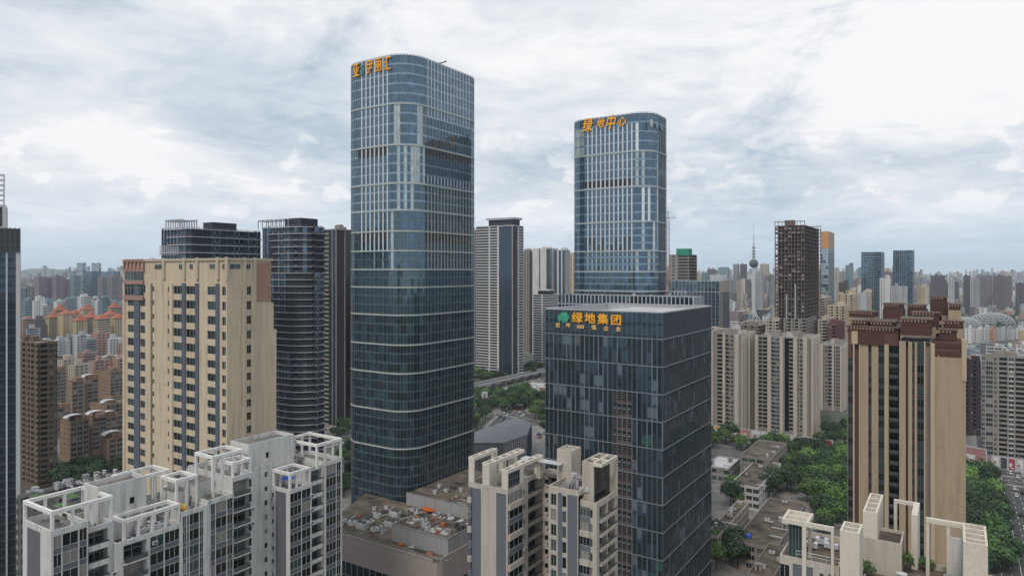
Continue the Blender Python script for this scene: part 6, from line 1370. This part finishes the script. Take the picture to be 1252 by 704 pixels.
grove([(1180, 585), (1214, 585), (1226, 640), (1240, 704), (1180, 704)], 75, 'on the slope between the tan towers and the wide road', 'trees along the wide road', .9, 1.35)
grove([(576, 484), (622, 484), (655, 482), (650, 497), (618, 505), (576, 506)], 55, 'in the boulevard park', 'boulevard park trees', mix=(.35, .4, .25))
grove([(560, 462), (650, 452), (668, 450), (668, 458), (600, 470), (560, 478)], 42, 'along the foot of the white-banded towers', 'trees below the banded towers')
grove([(651, 492), (668, 492), (668, 542), (655, 538)], 10, 'at the corner of the square glass block', 'trees by the square block')
grove([(574, 512), (600, 512), (590, 524), (574, 528)], 6, 'beside the grey metal-roofed hall', 'trees by the hall')
grove([(60, 582), (140, 572), (150, 584), (110, 598), (60, 602)], 26, 'between the orange blocks and the white slab', 'trees below the orange blocks')
grove([(-10, 655), (30, 655), (60, 704), (-10, 704)], 14, 'at the foot of the white-piered glass tower', 'trees by the white-piered tower', .9, 1.2, (.3, .5, .2))
grove([(414, 560), (436, 556), (432, 612), (414, 616)], 9, 'beside the base of the tallest tower', 'trees beside the tallest tower', .9, 1.2, (.2, .6, .2))
grove([(396, 520), (430, 516), (430, 536), (400, 540)], 9, 'along the street behind the tallest tower', 'street trees behind the tallest tower', .7, .9)
grove([(1003, 535), (1040, 530), (1040, 545), (1003, 548)], 8, 'between the grey estate towers', 'estate trees', .9, 1.3)
grove([(100, 470), (150, 462), (150, 470), (100, 480)], 9, 'behind the orange blocks', 'trees behind the orange blocks')
for i, (px_, py_, lf, s) in enumerate(((1108, 701, 'leaf_bright', .3), (1134, 697, 'leaf_bright', .24), (1082, 694, 'leaf_dark', .34), (1046, 704, 'leaf_dark', .3), (1060, 706, 'leaf_mid', .26), (1094, 700, 'leaf_mid', .2))):
    w_, u_ = lc(px_, py_, 71.2)
    x, y = frL(w_, u_); tree(oC[0] + x, oC[1] + y, 71.2, s, lf, ('small, brightest on the portal-framed roof terrace', 'small, beside the brightest one on the portal-framed terrace', 'dense, below the raised roof of the portal-framed block', 'low, at the edge of the portal-framed terrace', 'low, against the tall hollow turret', 'tiny, near the garden wall of the portal-framed block')[i], 'terrace plants')
# woods too far away to count
def woods(poly, n, name_label, size=2.4):
    P = [at(*p) for p in poly]; mb_ = MB(); xs_ = [p[0] for p in P]; ys_ = [p[1] for p in P]
    for _ in range(n):
        x, y = rnd.uniform(min(xs_), max(xs_)), rnd.uniform(min(ys_), max(ys_)); leaf_cloud(mb_, x, y, 5, 6, 6, 6, 26, size, rnd.choice(('leaf_dark', 'leaf_mid')), rnd)
    o = mb_.build('woodland'); o['kind'] = 'stuff'; o['label'] = name_label
woods([(893, 403), (945, 403), (945, 386), (893, 386)], 330, 'park woods round the broadcast tower'); woods([(1176, 396), (1262, 400), (1262, 378), (1176, 378)], 420, 'green belt behind the lattice domes'); woods([(26, 414), (62, 414), (62, 405), (26, 405)], 80, 'wooded strip below the red-roofed estate'); woods([(860, 445), (1050, 445), (1050, 418), (860, 418)], 160, 'estate greenery between far towers')

# ------------------------------------------------------------------ vehicles
def car_meshes(m):
    b = MB(); prof = [(-2.2, .35), (-2.2, .85), (-1.5, .95), (-.9, 1.42), (.6, 1.45), (1.25, .98), (2.15, .85), (2.2, .35)]; k = len(b.v); n = len(prof)
    for s in (-.86, .86):
        for x, z in prof: b.v.append((x, s * (.88 if z > 1.2 else 1), z))
    for i in range(n): b.f.append((k + i, k + n + i, k + n + (i + 1) % n, k + (i + 1) % n)); b.m.append('win_dark' if i in (2, 4) else m)
    b.f.append(tuple(k + i for i in range(n))); b.m.append(m); b.f.append(tuple(k + n + i for i in reversed(range(n)))); b.m.append(m)
    for s in (-.875, .875): b.quad((-1.3, s, .98), (.95, s, .98), (.5, s * .92, 1.36), (-.85, s * .92, 1.36), 'win_dark')
    w = MB(); w.bar((0, -.09, 0), (0, .09, 0), .33, 'rubber', 12); return b.mesh('body'), w.mesh('wheel')
CM = {c: car_meshes('car_' + c) for c in ('white', 'black', 'silver', 'red', 'blue')}
used = {}
def car(x, y, rz, where, z=.02, g='cars on the roads'):
    c = rnd.choice(('white', 'white', 'black', 'silver', 'silver', 'black', 'red', 'blue')); t = thing('parked_car' if 'parked' in where else 'car', c + ' car ' + where, 'car', (x, y, z), rz, g)
    inst('body', CM[c][0], t, (0, 0, 0))
    for a in (-1.35, 1.35):
        for b in (-.78, .78): inst('wheel', CM[c][1], t, (a, b, .33))
def cars(a, d, n, length, offs, where, g):
    d = d.normalized(); nrm = Vector((-d.y, d.x)); slots = sorted(rnd.sample(range(int(length / 7)), min(n, int(length / 7))))
    for s_ in slots: p = a + d * (s_ * 7) + nrm * rnd.choice(offs); car(p.x, p.y, math.atan2(d.y, d.x), where, .03, g)
cars(c0 - dc * 40, dc, 26, 220, (-6, -2, 2, 6), 'on the boulevard beside the metal-roofed hall', 'cars on the boulevard')
cars(rc - dr * 60, dr, 30, 240, (-8, -5, -1.6, 1.6, 5, 8), 'on the wide road below the balconied slab', 'cars on the wide road')
cars(lx - dr * 40, dr, 8, 120, (-4, 4), 'on the street behind the tallest tower', 'cars behind the tallest tower')
q = Vector(at(660, 535)); cars(q, Vector((ST, CT)), 14, 110, (-5, 0, 5), 'parked on the plaza beside the square block', 'cars on the plaza')
# street lamps along the wide road and boulevard
lm = MB(); lm.cone(0, 0, 0, 8, .09, .06, 'metal_pale', 6); lm_me = lm.mesh('pole'); lh = MB(); lh.bar((0, 0, 8), (1.8, 0, 8.4), .05, 'metal_pale', 5); lh.box(1.5, 2.3, -.15, .15, 8.3, 8.45, 'metal_pale'); lh_me = lh.mesh('lamp_head')
for a, d, n, w_, wh in ((rc - dr * 60, dr, 12, 11.2, 'beside the wide road'), (c0 - dc * 30, dc, 9, 9.8, 'beside the boulevard')):
    nrm = Vector((-d.y, d.x))
    for i in range(n):
        for s in (-1, 1): p = a + d * (i * 24) + nrm * s * w_; t = thing('street_lamp', 'grey single-arm street lamp ' + wh, 'street lamp', (p.x, p.y, .13), math.atan2(-nrm.y * s, -nrm.x * s), 'street lamps ' + wh); inst('pole', lm_me, t, (0, 0, 0)); inst('lamp_head', lh_me, t, (0, 0, 0))

# lettering becomes plain mesh so every character keeps its own outline
bpy.context.view_layer.update(); dg = bpy.context.evaluated_depsgraph_get()
for o in [x for x in bpy.data.objects if x.type == 'FONT']:
    me = bpy.data.meshes.new_from_object(o.evaluated_get(dg), depsgraph=dg); n = bpy.data.objects.new('sign_character', me); COL.objects.link(n); n.parent = o.parent; n.location = o.location; n.rotation_euler = o.rotation_euler; n.scale = o.scale
    if not me.materials: me.materials.append(o.data.materials[0])
    bpy.data.objects.remove(o)

# ------------------------------------------------------------------ the air
hz = bpy.data.materials.new('haze_air'); hz.use_nodes = True; ht = hz.node_tree
for n in list(ht.nodes):
    if n.type != 'OUTPUT_MATERIAL': ht.nodes.remove(n)
pv = ht.nodes.new('ShaderNodeVolumePrincipled'); pv.inputs['Color'].default_value = (.78, .89, 1.0, 1); pv.inputs['Density'].default_value = 0.000065; pv.inputs['Anisotropy'].default_value = .2
ht.links.new(pv.outputs[0], [n for n in ht.nodes if n.type == 'OUTPUT_MATERIAL'][0].inputs['Volume'])
MATS['haze_air'] = hz
mb = MB(); mb.box(-9600, 9600, -3200, 9600, -1, 245, 'haze_air'); hb = mb.build('haze'); hb['kind'] = 'stuff'
